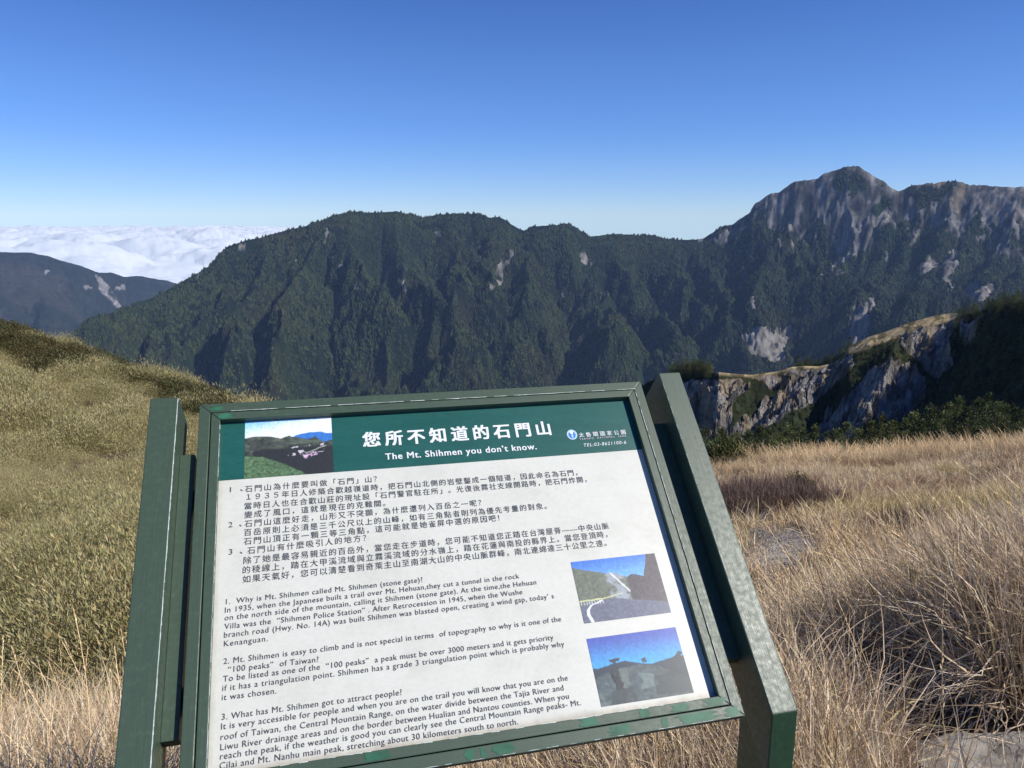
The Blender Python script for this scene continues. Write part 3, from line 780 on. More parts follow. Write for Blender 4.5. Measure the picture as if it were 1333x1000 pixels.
# ------------------------------------------------------------------ rocky landslide ridge in the middle distance
mid_crest = np.array([(500, 640, 526), (680, 580, 500), (780, 530, 484), (850, 494, 472), (885, 487, 468), (910, 485, 466), (936, 484.7, 464), (960, 487, 461), (980, 488, 459), (1012, 483.5, 454), (1030, 478, 452), (1044, 476.5, 451), (1066, 477, 449),
    (1087, 472, 448), (1096, 464, 448), (1105, 452, 446), (1115, 446, 446), (1130, 439, 445), (1158, 430, 443), (1186, 419.5, 441), (1215, 411.5, 439), (1236, 408, 436), (1268, 408, 433), (1293, 399, 430), (1333, 392, 425), (1420, 372, 416), (1560, 350, 405)], float)
def mid_ridge():
    d = ray(mid_crest[:, 0], mid_crest[:, 1]); az = np.arctan2(d[:, 0], d[:, 1]); te = d[:, 2] / np.hypot(d[:, 0], d[:, 1])
    mid_crest[:, 2] = np.where(mid_crest[:, 0] > 930, 452 + (np.minimum(mid_crest[:, 0], 1245) - 936) * .10 - np.maximum(mid_crest[:, 0] - 1245, 0) * .42, mid_crest[:, 2])
    zc = te * mid_crest[:, 2]
    nu, nv = 900, 330
    a = np.concatenate([np.linspace(az[1], az[4], 60, endpoint=False), np.linspace(az[4], az[-1], nu - 60)]); s = np.concatenate([np.linspace(-70, -5, 30, endpoint=False), np.linspace(-5, 100, nv - 50, endpoint=False), np.linspace(100, 150, 20)])
    D0 = np.interp(a, az, mid_crest[:, 2]); Z0 = np.interp(a, az, zc)
    X = a[:, None] * 450; S = s[None, :] + 0 * X
    pxa = np.interp(a, az, mid_crest[:, 0])[:, None]
    pyc = np.interp(a, az, mid_crest[:, 1])[:, None]
    gr = smooth(1085, 1120, pxa) * smooth(1262, 1235, pxa)
    lip = 1.0 + 10.5 * gr                                    # width of the grassy shoulder before the cliff
    f = np.clip(S, 0, None)
    drop = np.minimum(f, lip) * 0.42 + np.clip(f - lip, 0, 26) * 1.05 + np.clip(f - lip - 26, 0, None) * 0.62 + 0.45 * np.clip(-S, 0, None)
    ribs = [([(905, 489), (900, 520), (893, 590)], 9, 16), ([(935, 488), (930, 520), (925, 590)], 6, 12), ([(968, 492), (958, 512)], 5, 10),
            ([(1098, 468), (1075, 490), (1045, 512), (1000, 540), (940, 585)], 13, 17), ([(1035, 482), (1030, 500)], 5, 9), ([(1120, 455), (1112, 500), (1085, 530), (1040, 585)], 10, 16),
            ([(1170, 435), (1160, 475), (1140, 520), (1115, 585)], 15, 19), ([(1205, 425), (1200, 470), (1185, 520), (1175, 580)], 8, 15), ([(1245, 415), (1240, 450), (1225, 490)], 8, 13),
            ([(1300, 402), (1290, 450), (1270, 500), (1250, 580)], 17, 26), ([(1400, 380), (1370, 460), (1340, 560)], 18, 28)]
    xa = lambda px: np.interp(px, mid_crest[:, 0], az) * 450
    H = np.zeros_like(X)
    wx = (fbm(X / 12, S / 12, 4, 71) - .5) * 12; wy = (fbm(X / 12 + 9, S / 12, 4, 72) - .5) * 12
    for pl, hh, w in ribs:
        pts = [(xa(p), (q - np.interp(p, mid_crest[:, 0], mid_crest[:, 1])) / 1.55) for p, q in pl]
        dm = np.full(X.shape, 1e9)
        for (x0, y0), (x1, y1) in zip(pts[:-1], pts[1:]):
            dd, _ = seg_dist(X + wx, S + wy, x0, y0, x1, y1); dm = np.minimum(dm, dd)
        H = np.maximum(H, hh * np.clip(1 - dm / w, 0, 1))
    H = (H - 5) * smooth(lip, lip + 12, f)
    px0, py0 = pxa + 0 * X, pyc + f * 1.55
    wob = (fbm(X / 9, S / 9, 5, 91) - .5) * 2; wob2 = (fbm(X / 9 + 30, S / 9, 5, 92) - .5) * 2
    RK = [[(888, 498), (905, 490), (962, 490), (975, 502), (958, 515), (950, 560), (925, 590), (890, 590), (880, 540)],
          [(1022, 484), (1060, 480), (1108, 464), (1106, 484), (1085, 505), (1060, 522), (1015, 548), (975, 566), (935, 590), (915, 590), (955, 552), (1005, 520), (1032, 500)],
          [(1148, 476), (1165, 468), (1195, 478), (1210, 495), (1203, 518), (1172, 548), (1130, 556), (1080, 565), (1098, 520), (1122, 495)],
          [(1168, 442), (1185, 430), (1205, 423), (1248, 418), (1236, 440), (1242, 475), (1225, 490), (1205, 482), (1188, 462), (1172, 454)],
          [(1248, 428), (1277, 418), (1272, 445), (1258, 452)], [(1080, 535), (1120, 530), (1110, 575), (1060, 580)], [(975, 492), (1020, 486), (1030, 500), (1000, 505)]]
    rough = ridged(X / 13 + S / 22 + wx * .06, S / 13 + wy * .05, 5, 55, .6); rough2 = ridged(X / 4.5 + S / 7, S / 3.6 - X / 11, 4, 56, .6)
    Z = Z0[:, None] - drop + H
    Dd = D0[:, None] - S
    # paint in the pixel frame of the base surface
    P = np.stack([np.sin(a)[:, None] * Dd, np.cos(a)[:, None] * Dd, Z + EYE], -1)
    px, py = proj(P)
    rk = np.zeros(px.shape)
    for p in RK: rk = np.maximum(rk, in_poly(px + wob * 7, py + wob2 * 7, p))
    rk *= smooth(lip * .8, lip + 1.5, f)
    steep = smooth(.0, .5, rk)
    fct = 5.5 * facets(X / 9 + wx * .05, S / 8 + wy * .05, 401, .9, .5) + 2.6 * facets(X / 3.6, S / 3.2 + X / 9, 405, .9, .6) + 1.1 * facets(X / 1.6, S / 1.5, 409, .9, .6)
    Z = Z + fct * steep * smooth(lip + .5, lip + 7, f) + (rough - .35) * 5.5 * (.25 + .75 * steep) * smooth(0.5, 6, f) + (rough2 - .4) * 1.2 * steep * smooth(1.5, 8, f)
    P[..., 2] = Z + EYE
    n1 = fbm(X / 3, S / 5, 4, 21)[..., None]; n2 = fbm(X / 14, S / 14, 4, 22)[..., None]
    rock = np.array([0.178, 0.168, 0.154]) * (.45 + 1.1 * smooth(.3, .7, n1)); tan = np.array([.26, .20, .13]) * (.6 + .8 * n1)
    rock = rock + (tan - rock) * (smooth(.45, .6, n2) * smooth(60, 20, f)[..., None] * .8)
    veg = np.array([.022, .030, .016]) * (.5 + n1) + np.array([.012, .008, .002]) * n2
    c = veg + (rock - veg) * rk[..., None]
    gm = (smooth(lip + 1.5, lip * .75, f) * (S > -8) * np.maximum(gr, smooth(925, 940, pxa) * smooth(1100, 1085, pxa)))[..., None]
    gm = gm * (.35 + .65 * smooth(.34, .46, fbm(X / 4, S / 4, 4, 64)))[..., None]
    grass = np.array([.36, .28, .16]) * (.55 + .9 * n1)
    c = c + (grass - c) * gm
    me = np_mesh('rocky_ridge', P.reshape(-1, 3), grid_faces(nu, nv)[:, ::-1], False, c.reshape(-1, 3))
    o = link('rocky_ridge', me, MAT['rock_ridge'])
    tag(o, 'eroded rocky ridge with grassy crest in the middle distance, right of the sign', None, None, 'structure')
    return P, (rk < .5) & (gm[..., 0] < .3), px, py, S, pxa + 0 * X
MAT['rock_ridge'] = m_vcol('rock_ridge', 0.95, 0.05, 0.5, 0.4, 'Object', 0.9, 0.8)
PR, FR, pxr, pyr, SR, pxar = mid_ridge()
conif = []
for k in range(5):
    cr, trk = conifer(500 + k, 16, 8, 44, rounded=.35 + .12 * k, Rr=.25 + .03 * k, leaf=.023)
    cme = np_mesh('crown', cr[0], cr[1], False, cr[2]); cme.materials.append(MAT['conifer'])
    tme = np_mesh('trunk', trk[0], trk[1], True); tme.materials.append(MAT['bark'])
    conif.append((cme, tme))
ridge_tree_src = []
for cme, tme in conif:
    ridge_tree_src.append(link('ridge_conifer', cme, None, None, None))

def place_tree(loc, h, w, k, label, group):
    e = empty('conifer_tree', loc, rng.uniform(0, 6.28)); e.scale = (w, w, h)
    tag(e, label, 'tree', group)
    link('crown', conif[k][0], None, e); link('trunk', conif[k][1], None, e)
    return e

# individual trees on the ridge: the largest in view; the rest of the wood is one mass
cand = np.argwhere(FR & (pxar > 870) & (pxar < 1400))
rng.shuffle(cand)
chosen = []; mass = []
for i, j in cand:
    if len(chosen) > 130 and len(mass) > 1500: break
    x, y, s_ = pxr[i, j], pyr[i, j], SR[i, j]
    crest_l = 870 < x < 962 and -26 < s_ < 4
    crest_m = 1035 < x < 1104 and -24 < s_ < -3
    left_b = 870 < x < 1104 and -26 < s_ < -5
    cl = 1088 < x < 1170 and 22 < s_ < 34 and rng.random() < .25
    slope_r = x > 1240 and -20 < s_ < 120
    wood = slope_r and (rng.random() < (.9 if x > 1262 else .5)) and s_ < 110
    scrub = s_ > 10 and rng.random() < .10
    big = (crest_m or (crest_l and x < 925)) and rng.random() < .30
    if not (wood or scrub or big or cl or (left_b and rng.random() < .12)): continue
    p = PR[i, j]
    if any((p[0] - q[0]) ** 2 + (p[1] - q[1]) ** 2 < (15.0 if wood else 9) for q in (chosen + mass)[-1200:]): continue
    h = rng.uniform(4.5, 8) if wood else (rng.uniform(6.5, 10.5) if big else rng.uniform(2.2, 4.2))
    if (wood and y > 400 and x < 1345 and len(chosen) < 120 and rng.random() < .35) or (big and len(chosen) < 130):
        chosen.append((p[0], p[1], p[2] - .3, h, x))
    elif len(mass) < 1600:
        mass.append((p[0], p[1], p[2] - .3, h, x))
for x, y, z, h, px in chosen:
    if px < 1150:
        lb, gp = 'dark conifer standing in the row along the crest of the rocky ridge', 'conifers along the crest of the rocky ridge'
    else:
        lb, gp = 'dark conifer in the shaded wood on the slope right of the rocky ridge', 'conifers in the wood right of the rocky ridge'
    place_tree((x, y, z), h, h * rng.uniform(.85, 1.25), int(rng.integers(0, 5)), lb, gp)
ms = np.array(mass)
hh = ms[:, 3]; ww = hh * rng.uniform(.9, 1.5, len(hh))
scatter('ridge_wood', ms[:, :3], rots_z(len(ms), .04), np.stack([ww, ww, hh], -1), ridge_tree_src, 'scrub and conifer wood covering the shaded parts of the rocky ridge')

# ------------------------------------------------------------------ near ground
GP = []
def g_px(px, py, r): p = at(px, py, r); GP.append((p[0], p[1], p[2]))
def g_az(px, r, z):
    d = ray(px, 400); a = math.atan2(d[0], d[1]); GP.append((math.sin(a) * r, math.cos(a) * r, z))
for c in [(0, 437, 68), (100, 466, 62), (200, 498, 56), (340, 548, 50), (450, 600, 45), (600, 640, 38), (-150, 405, 76), (800, 650, 34),
          (60, 520, 48), (100, 610, 31), (100, 710, 19), (50, 805, 12), (250, 640, 28), (250, 740, 17), (-150, 560, 42), (-150, 700, 20), (400, 660, 26), (600, 740, 18),
          (930, 620, 36), (1000, 612, 40), (1100, 606, 42), (1250, 603, 45), (1333, 590, 50), (1450, 572, 55), (1000, 650, 24), (1100, 645, 25), (1220, 650, 24), (1330, 660, 20),
          (1000, 708, 16.5), (1080, 730, 14), (900, 720, 17), (1450, 640, 22)]: g_px(*c)
for px, r, z in [(1333, 2.1, 0.02), (1333, 3, -.04), (1200, 2.1, -0.02), (1200, 3, -.25), (1050, 2, -.22), (1050, 3, -.50), (1050, 5, -1.35), (1333, 5, -.55), (1333, 8, -1.9), (1200, 5, -.95), (1200, 8, -2.4), (1050, 8, -2.9), (1500, 3, .1), (1500, 6, -.3), (1500, 10, -2.0),
                 (1800, 5, .1), (666, 1.5, -.18), (666, 2.5, -.55), (666, 5, -1.9), (666, 9, -4.0), (250, 2, -.4), (250, 3, -.75), (100, 2.2, -.35), (100, 3, -.62), (100, 5, -1.8), (100, 8, -3.6), (-150, 3, -.5), (-150, 6, -2.2), (-150, 11, -4.8), (1000, 11, -4.2),
                 (0, 110, -40), (200, 110, -46), (600, 110, -50), (900, 75, -29), (1050, 75, -27.5), (1200, 78, -27), (1333, 85, -27), (1450, 90, -26), (1050, 130, -58), (1300, 130, -56), (-200, 140, -30), (-900, 60, -8),
                 (100, 420, -210), (600, 420, -230), (1000, 420, -240), (1400, 420, -240), (-500, 420, -160)]: g_az(px, r, z)
GP += [(0, 0, 0), (0, .8, -.03), (-.8, 0, 0), (.8, 0, .02), (0, -2, 0), (3, -2, .2), (-3, -2, -.3), (0, -8, -.8), (10, -5, .2), (-10, -5, -2), (0, -40, -8), (60, -20, -6), (-50, -10, -6), (0, -420, -120), (400, -150, -120), (-400, -150, -120), (400, 150, -170)]
GP = np.array(GP)
def wcoord(x, y):
    r = np.hypot(x, y) + 1e-9; q = np.log1p(r / 3.0) / r
    return x * q, y * q
def U_(d2): return 0.5 * d2 * np.log(d2 + 1e-12)
gx, gy = wcoord(GP[:, 0], GP[:, 1])
n = len(GP)
Km = U_((gx[:, None] - gx) ** 2 + (gy[:, None] - gy) ** 2) + np.eye(n) * 0.002
Pm_ = np.stack([np.ones(n), gx, gy], -1)
# heights grow with distance, so interpolate the slope angle seen from the eye instead of the height
gt = (GP[:, 2] - 0.0) / (np.hypot(GP[:, 0], GP[:, 1]) + 3.0)
Amat = np.block([[Km, Pm_], [Pm_.T, np.zeros((3, 3))]])
sol = np.linalg.solve(Amat, np.concatenate([gt, np.zeros(3)]))
def ground(x, y, detail=True):
    x = np.asarray(x, float); y = np.asarray(y, float); sh = x.shape
    x = x.ravel(); y = y.ravel()
    wx, wy = wcoord(x, y); o = np.zeros(len(x))
    for k in range(0, len(x), 40000):
        sl = slice(k, k + 40000)
        o[sl] = U_((wx[sl, None] - gx) ** 2 + (wy[sl, None] - gy) ** 2) @ sol[:n] + sol[n] + sol[n + 1] * wx[sl] + sol[n + 2] * wy[sl]
    r = np.hypot(x, y); z = o * (r + 3.0)
    if detail:
        z = z + smooth(2, 14, r) * smooth(250, 80, r) * ((fbm(x / 5, y / 5, 4, 33) - .5) * 1.0) + (fbm(x / .5, y / .5, 3, 35) - .5) * .06
    return z.reshape(sh)

SOIL_GRAVEL = [(930, 712), (945, 690), (1000, 682), (1050, 688), (1082, 708), (1066, 738), (1005, 750), (945, 742)]
na, nr = 620, 330
a = np.concatenate([np.linspace(-0.95, 0.95, 520), np.linspace(0.95, 2 * np.pi - 0.95, 101)[1:-1]])
r = np.exp(np.linspace(np.log(0.12), np.log(430), nr))
Aa, Rr = np.meshgrid(a, r, indexing='ij')
GX = np.sin(Aa) * Rr; GY = np.cos(Aa) * Rr; GZ = ground(GX, GY)
px, py = proj(np.stack([GX, GY, GZ], -1))
wob = (fbm(GX / 1.2, GY / 1.2, 4, 3) - .5) * 30
grav = in_poly(px + wob, py + wob * .4, SOIL_GRAVEL) * (GY > 3)
n1 = fbm(GX / .3, GY / .3, 4, 5)[..., None]; n2 = fbm(GX / 6, GY / 6, 3, 6)[..., None]
c = np.array([.085, .062, .040]) * (.5 + n1) + (np.array([.17, .13, .07]) - .07) * smooth(.4, .65, n2) * .6
c = c + (np.array([.38, .335, .275]) * (.6 + .8 * n1) - c) * grav[..., None]
farw = smooth(70, 110, Rr)[..., None]
c = c + (np.array([.03, .038, .02]) * (.5 + n1) - c) * farw
MAT['soil'] = m_vcol('soil', 0.95, 0.1, 9.0, 0.4, 'Object', 0.6, 0.03)
V = np.concatenate([np.stack([GX, GY, GZ], -1).reshape(-1, 3), [[0, 0, 0]]])
F = grid_faces(len(a), nr, True)[:, ::-1]
me = np_mesh('ground', V, F, True, np.concatenate([c.reshape(-1, 3), c[0, :1]]))
tag(link('ground', me, MAT['soil']), 'grassy mountain slope falling away below the sign', None, None, 'structure')

def sector(n, a0, a1, r0, r1, pw=0.5):
    a = rng.uniform(a0, a1, n); u = rng.random(n)
    r = np.sqrt(r0 * r0 + (r1 * r1 - r0 * r0) * u) if pw == .5 else r0 * (r1 / r0) ** u
    return np.sin(a) * r, np.cos(a) * r, r
azp = lambda px: math.atan((px - 666.5) / FPX * .93)

# dwarf bamboo on the left hillside
x, y, r = sector(21000, azp(-260), azp(760), 7.5, 84)
z = ground(x, y)
P = np.stack([x, y, z], -1); ppx, ppy = proj(P)
dens = fbm(x / 2.2, y / 2.2, 4, 51)
ppy2 = proj(np.stack([x, y, z + .8], -1))[1]
strip = (r > 40) & (ppy2 < np.interp(ppx, [-150, 0, 100, 200, 340, 450], [392, 424, 453, 480, 520, 562]) + 20 + 9 * np.sin(ppx / 33) + 14 * (fbm(x / 3, y / 3, 3, 83) - .5)) & (fbm(x / 4, y / 4, 3, 81) > .36)
ok = (dens > .30) & ((ppx < 380) | (r > 10)) & (~strip | (rng.random(len(x)) < .10))
x, y, z, r = x[ok], y[ok], z[ok], r[ok]
sc_ = rng.uniform(.75, 1.35, len(x)) * (.70 + .75 * smooth(.35, .7, dens[ok])) * (.7 + .75 * smooth(.35, .65, fbm(x / 5, y / 5, 3, 52)))
# smaller tufts near, bigger merged cushions far away
rt = rots_z(len(x), .15); nr_ = r < 30
scatter('dwarf_bamboo', np.stack([x, y, z - .1], -1)[~nr_], rt[~nr_], np.stack([sc_, sc_, sc_ * .85], -1)[~nr_], bamboos, 'olive dwarf bamboo carpeting the upper left hillside')
scatter('dwarf_bamboo', np.stack([x, y, z - .1], -1)[nr_], rt[nr_], np.stack([sc_, sc_, sc_ * .85], -1)[nr_], fine_bamboos, 'olive dwarf bamboo carpeting the lower part of the left hillside')
x, y, r = sector(6500, azp(-260), azp(480), 40, 78)
z = ground(x, y); ppx, ppy = proj(np.stack([x, y, z + .8], -1))
crest_y = np.interp(ppx, [-150, 0, 100, 200, 340, 450], [392, 424, 453, 480, 520, 562])
ok = (ppy < crest_y + 24 + 10 * np.sin(ppx / 33)) & (fbm(x / 4, y / 4, 3, 81) > .33)
x, y, z = x[ok], y[ok], z[ok]; k = len(x); sc_ = rng.uniform(.7, 1.3, k)
scatter('dark_shrubs', np.stack([x, y, z], -1), rots_z(k, .1), np.stack([sc_, sc_, sc_ * .9], -1), shrubs, 'dark low shrubs along the crest of the left hillside')

# open field of dry grass on the right
x, y, r = sector(15000, azp(640), azp(1600), 6.5, 56)
z = ground(x, y); ppx, ppy = proj(np.stack([x, y, z], -1))
bushy = in_poly(ppx, ppy, [(905, 690), (905, 640), (945, 612), (1040, 620), (1085, 650), (1080, 682), (1000, 695)])
gr_ = in_poly(ppx + rng.normal(0, 6, len(x)), ppy + rng.normal(0, 3, len(x)), SOIL_GRAVEL)
ok = (~bushy | (rng.random(len(x)) < .35)) & (~gr_ | (rng.random(len(x)) < .22))
x, y, z, r = x[ok], y[ok], z[ok], r[ok]; k = len(x)
tn = fbm(x / 3.2, y / 3.2, 4, 123) + rng.normal(0, .05, k); tq = fbm(x / 5 + 50, y / 5, 3, 124) + rng.normal(0, .04, k)
pk = np.where(tn < .42, 1, np.where(tn > .60, 2, 0)); pk = np.where(tq > .60, 3, pk)
pk = np.where(rng.random(k) < .07, 4 + rng.integers(0, 2, k), pk)
sc_ = rng.uniform(.6, 1.15, k) * (.65 + .7 * fbm(x / 3, y / 3, 3, 99))
rt = rots_z(k, .12); rt[:, 1] -= .12
scatter('field_grass', np.stack([x, y, z], -1), np.stack([rt[:, 0], rt[:, 1], rt[:, 2]], -1), sc_, far_toned + far_head, 'dry straw coloured grass over the field right of the sign', pk)
x, y, r = sector(2600, azp(700), azp(1500), 36, 46)
z = ground(x, y); k = len(x)
scatter('field_edge_grass', np.stack([x, y, z], -1), rots_z(k, .12), rng.uniform(.8, 1.5, k), far_head, 'taller grass with seed heads along the far edge of the field')

# green bamboo patches in the field
x, y, r = sector(1500, azp(900), azp(1450), 14, 48)
z = ground(x, y); ok = fbm(x / 4, y / 4, 3, 111) > .56
x, y, z = x[ok], y[ok], z[ok]; k = len(x); sc_ = rng.uniform(.4, .8, k)
scatter('low_bamboo', np.stack([x, y, z - .1], -1), rots_z(k, .15), np.stack([sc_, sc_, sc_ * .8], -1), bamboos, 'low green brown bamboo among the field grass')

# tall grass close to the sign
def near_grass(name, n, a0, a1, r0, r1, label, smin, smax, keepf=None, lean=(-.22, 0.0), variants=None, pk=None, zoff=0.0):
    x, y, r = sector(n, a0, a1, r0, r1, .4)
    z = ground(x, y)
    ok = np.ones(n, bool)
    if keepf is not None: ok = keepf(x, y, z, r)
    x, y, z = x[ok], y[ok], z[ok]; k = len(x)
    V_ = variants or (near_tufts + head_tufts)
    p_ = (np.where(rng.random(k) < .12, 5 + rng.integers(0, 3, k), rng.integers(0, 5, k))) if pk is None and variants is None else None
    # lean with the wind in world space: choose tilt then spin
    yaw = rng.uniform(0, 2 * np.pi, k)
    rt = np.zeros((k, 3))
    for i in range(k):
        m3 = Matrix.Rotation(lean[0] + rng.normal(0, .10), 3, 'Y') @ Matrix.Rotation(lean[1] + rng.normal(0, .10), 3, 'X') @ Matrix.Rotation(yaw[i], 3, 'Z')
        rt[i] = m3.to_euler()
    scatter(name, np.stack([x, y, z + zoff], -1), rt, rng.uniform(smin, smax, k), V_, label, p_)
def keep_right(x, y, z, r):
    px, py = proj(np.stack([x, y, z], -1))
    # bare slab at the lower right corner and the dark hollow behind it
    slab = (x > 1.0) & (x < 2.15) & (y > 1.2) & (y < 2.30)
    hollow = (np.hypot((x - 1.42) / .38, (y - 2.58) / .34) < 1)
    post = (np.abs(x - .46) < .09) & (np.abs(y - 1.26) < .12)
    return ~slab & ~hollow & ~post & (r > 1.55)
near_grass('tall_grass', 1250, azp(880), azp(1600), 1.6, 6.5, 'tall dry grass growing thickly right of the sign', .62, .88, keep_right)
near_grass('windblown_grass', 330, azp(1150), azp(1650), 2.3, 4.6, 'straw grass bending left in the wind at the right edge', .75, 1.0, keep_right, (-.34, 0))
near_grass('grass_under_sign', 520, azp(100), azp(1000), 1.75, 3.6, 'dry grass growing under and behind the sign', .45, .75, keep_right, (-.2, 0))
near_grass('grass_left', 480, azp(-220), azp(330), 2.0, 5.0, 'dry pale grass left of the sign', .55, .85, None, (-.10, 0))
near_grass('grass_hollow', 16, azp(1080), azp(1300), 2.45, 2.9, 'short dry grass in the shaded hollow beside the slab', .35, .6, None, (-.2, 0))
# grass round the viewer, low
near_grass('trail_grass', 260, -3.1, 3.1, 2.6, 7, 'short grass beside the trail', .4, .7, lambda x, y, z, r: y < .5)

# ---- conifers behind the field, each its own thing (pixel of the top, pixel of visible foot, distance, spread)
row = [(893, 560, 64, 1.3), (905, 548, 70, 1.1), (918, 556, 62, 1.2), (1003, 556, 66, 1.2), (1017, 562, 60, 1.3), (1030, 550, 74, 1.0), (1046, 557, 70, 1.1), (1062, 552, 72, 1.0), (1078, 560, 62, 1.3),
       (1092, 556, 66, 1.1), (1106, 548, 74, 1.0), (1120, 556, 68, 1.1), (1135, 545, 72, 1.1), (1149, 538, 76, 1.0), (1163, 546, 70, 1.1), (1178, 541, 72, 1.2), (1192, 534, 74, 1.1), (1203, 545, 66, 1.2),
       (1214, 526, 76, 1.1), (1226, 536, 68, 1.1), (1238, 522, 74, 1.1), (1250, 514, 76, 1.1), (1262, 528, 68, 1.2), (1275, 517, 74, 1.1), (1287, 510, 76, 1.2), (1299, 520, 70, 1.2), (1311, 524, 74, 1.1),
       (1322, 528, 72, 1.1), (1334, 534, 70, 1.2), (1347, 522, 76, 1.1), (940, 556, 74, 1.2), (958, 560, 76, 1.1), (975, 558, 78, 1.1), (990, 553, 74, 1.1)]
row.sort()
ordw = ['first', 'second', 'third', 'fourth', 'fifth', 'sixth', 'seventh', 'eighth', 'ninth', 'tenth', 'eleventh', 'twelfth', 'thirteenth', 'fourteenth', 'fifteenth', 'sixteenth', 'seventeenth', 'eighteenth', 'nineteenth', 'twentieth']
vis = [q for q in row if q[0] < 1340]
for i, (px_, py_, dist, wd) in enumerate(row):
    top = at(px_, py_, dist); zb = float(ground(np.array([top[0]]), np.array([top[1]]))[0])
    h = max(2.5, top[2] - zb)
    if i < 20: lb = ordw[i] + ' conifer from the left in the row beyond the grass field'
    else: lb = ordw[min(len(row) - 1 - i, 19)] + ' conifer from the right in the row beyond the grass field'
    place_tree((top[0], top[1], zb), h, h * rng.uniform(.62, .85) * wd, i % 5, lb, 'conifers in the row beyond the grass field')

# dark bush and twiggy thickets in the field
def twig_bush(name, loc, rx, ry, h, n, seed, mat, label, cat, colm=1.0, group=None):
    g = np.random.default_rng(seed)
    a = g.uniform(0, 6.283, n); rr = np.sqrt(g.random(n))
    root = np.stack([rr * np.cos(a) * rx, rr * np.sin(a) * ry, 0 * a], -1)
    gz = ground(root[:, 0] + loc[0], root[:, 1] + loc[1]) - loc[2]
    root[:, 2] = gz
    L = h * g.uniform(.45, 1.05, n) * np.sqrt(np.clip(1.15 - rr ** 2, 0.1, 1))
    col = np.array([[1, 1, 1]]) * g.uniform(.5, 1.3, n)[:, None] * colm
    V, F, C = ribbons(n, 4, root, L, np.full(n, .013), a + g.normal(0, 1, n), np.abs(g.normal(.35, .3, n)), g.normal(0, 2, n), g.normal(0.2, .5, n), col, seed, wob=.35)
    me = np_mesh(name, V, F, False, C)
    o = link(name, me, mat); o.location = loc
    return tag(o, label, cat, group)
for i, (px_, py_, d_, rx, ry, h, nn, lb) in enumerate([(948, 668, 21.5, 1.25, 2.0, 1.35, 8000, 'brown leafless thicket nearest the sign, left one of the field'), (1003, 660, 22.5, 1.4, 2.1, 1.35, 9000, 'brown leafless thicket above the gravel patch'),
        (1058, 662, 22.0, 1.1, 1.7, 1.0, 6000, 'low brown thicket on the right end of the thicket band'), (1250, 618, 33, 2.6, 1.2, .7, 3600, 'low purplish thicket before the right end of the conifer row'), (1328, 640, 27, 1.4, 1.0, .7, 2200, 'brown thicket at the right edge of the field'),
        (1180, 690, 16, .8, .7, .55, 1500, 'small brown thicket in the middle of the grass')]):
    p = at(px_, py_, d_); z = float(ground(np.array([p[0]]), np.array([p[1]]))[0])
    twig_bush('dry_thicket', (p[0], p[1], z), rx, ry, h, nn, 600 + i, MAT['twig'], lb, 'bush')
for i, (px_, d_, s_, lb) in enumerate([(945, 37, 1.25, 'round dark green bush beside the right post top'), (972, 39, 1.0, 'smaller dark bush right of the round dark bush'), (1042, 27, .62, 'small green bush behind the brown thickets'), (920, 40, 1.3, 'dark bush half hidden behind the right beam')]):
    d = ray(px_, 600); a_ = math.atan2(d[0], d[1]); x_, y_ = math.sin(a_) * d_, math.cos(a_) * d_
    z = float(ground(np.array([x_]), np.array([y_]))[0])
    V, F, C = bamboo(640 + i, 1500, 1.0, 1.1, np.array([.8, 1.0, .7]), .16, .06)
    V2, F2, C2 = bamboo(650 + i, 700, .7, .8, np.array([.5, .6, .5]), .16, .06)
    me = np_mesh('foliage', *merge([(V, F, C), (V2, F2, C2)])[:2], False, np.concatenate([C, C2]))
    e = empty('bush', (x_, y_, z), 0); e.scale = (s_, s_, s_)
    tag(e, lb, 'bush')
    link('foliage', me, MAT['dark_leaf'], e)
    n0 = 9; g = np.random.default_rng(660 + i)
    Vt, Ft, Ct = ribbons(n0, 4, np.zeros((n0, 3)), g.uniform(.6, .9, n0), np.full(n0, .04), g.uniform(0, 6.28, n0), g.uniform(.2, .7, n0), g.normal(0, 1, n0), g.normal(0, .3, n0), np.ones((n0, 3)), 3)
    link('stem', np_mesh('stem', Vt, Ft, False, Ct), MAT['bark'], e)

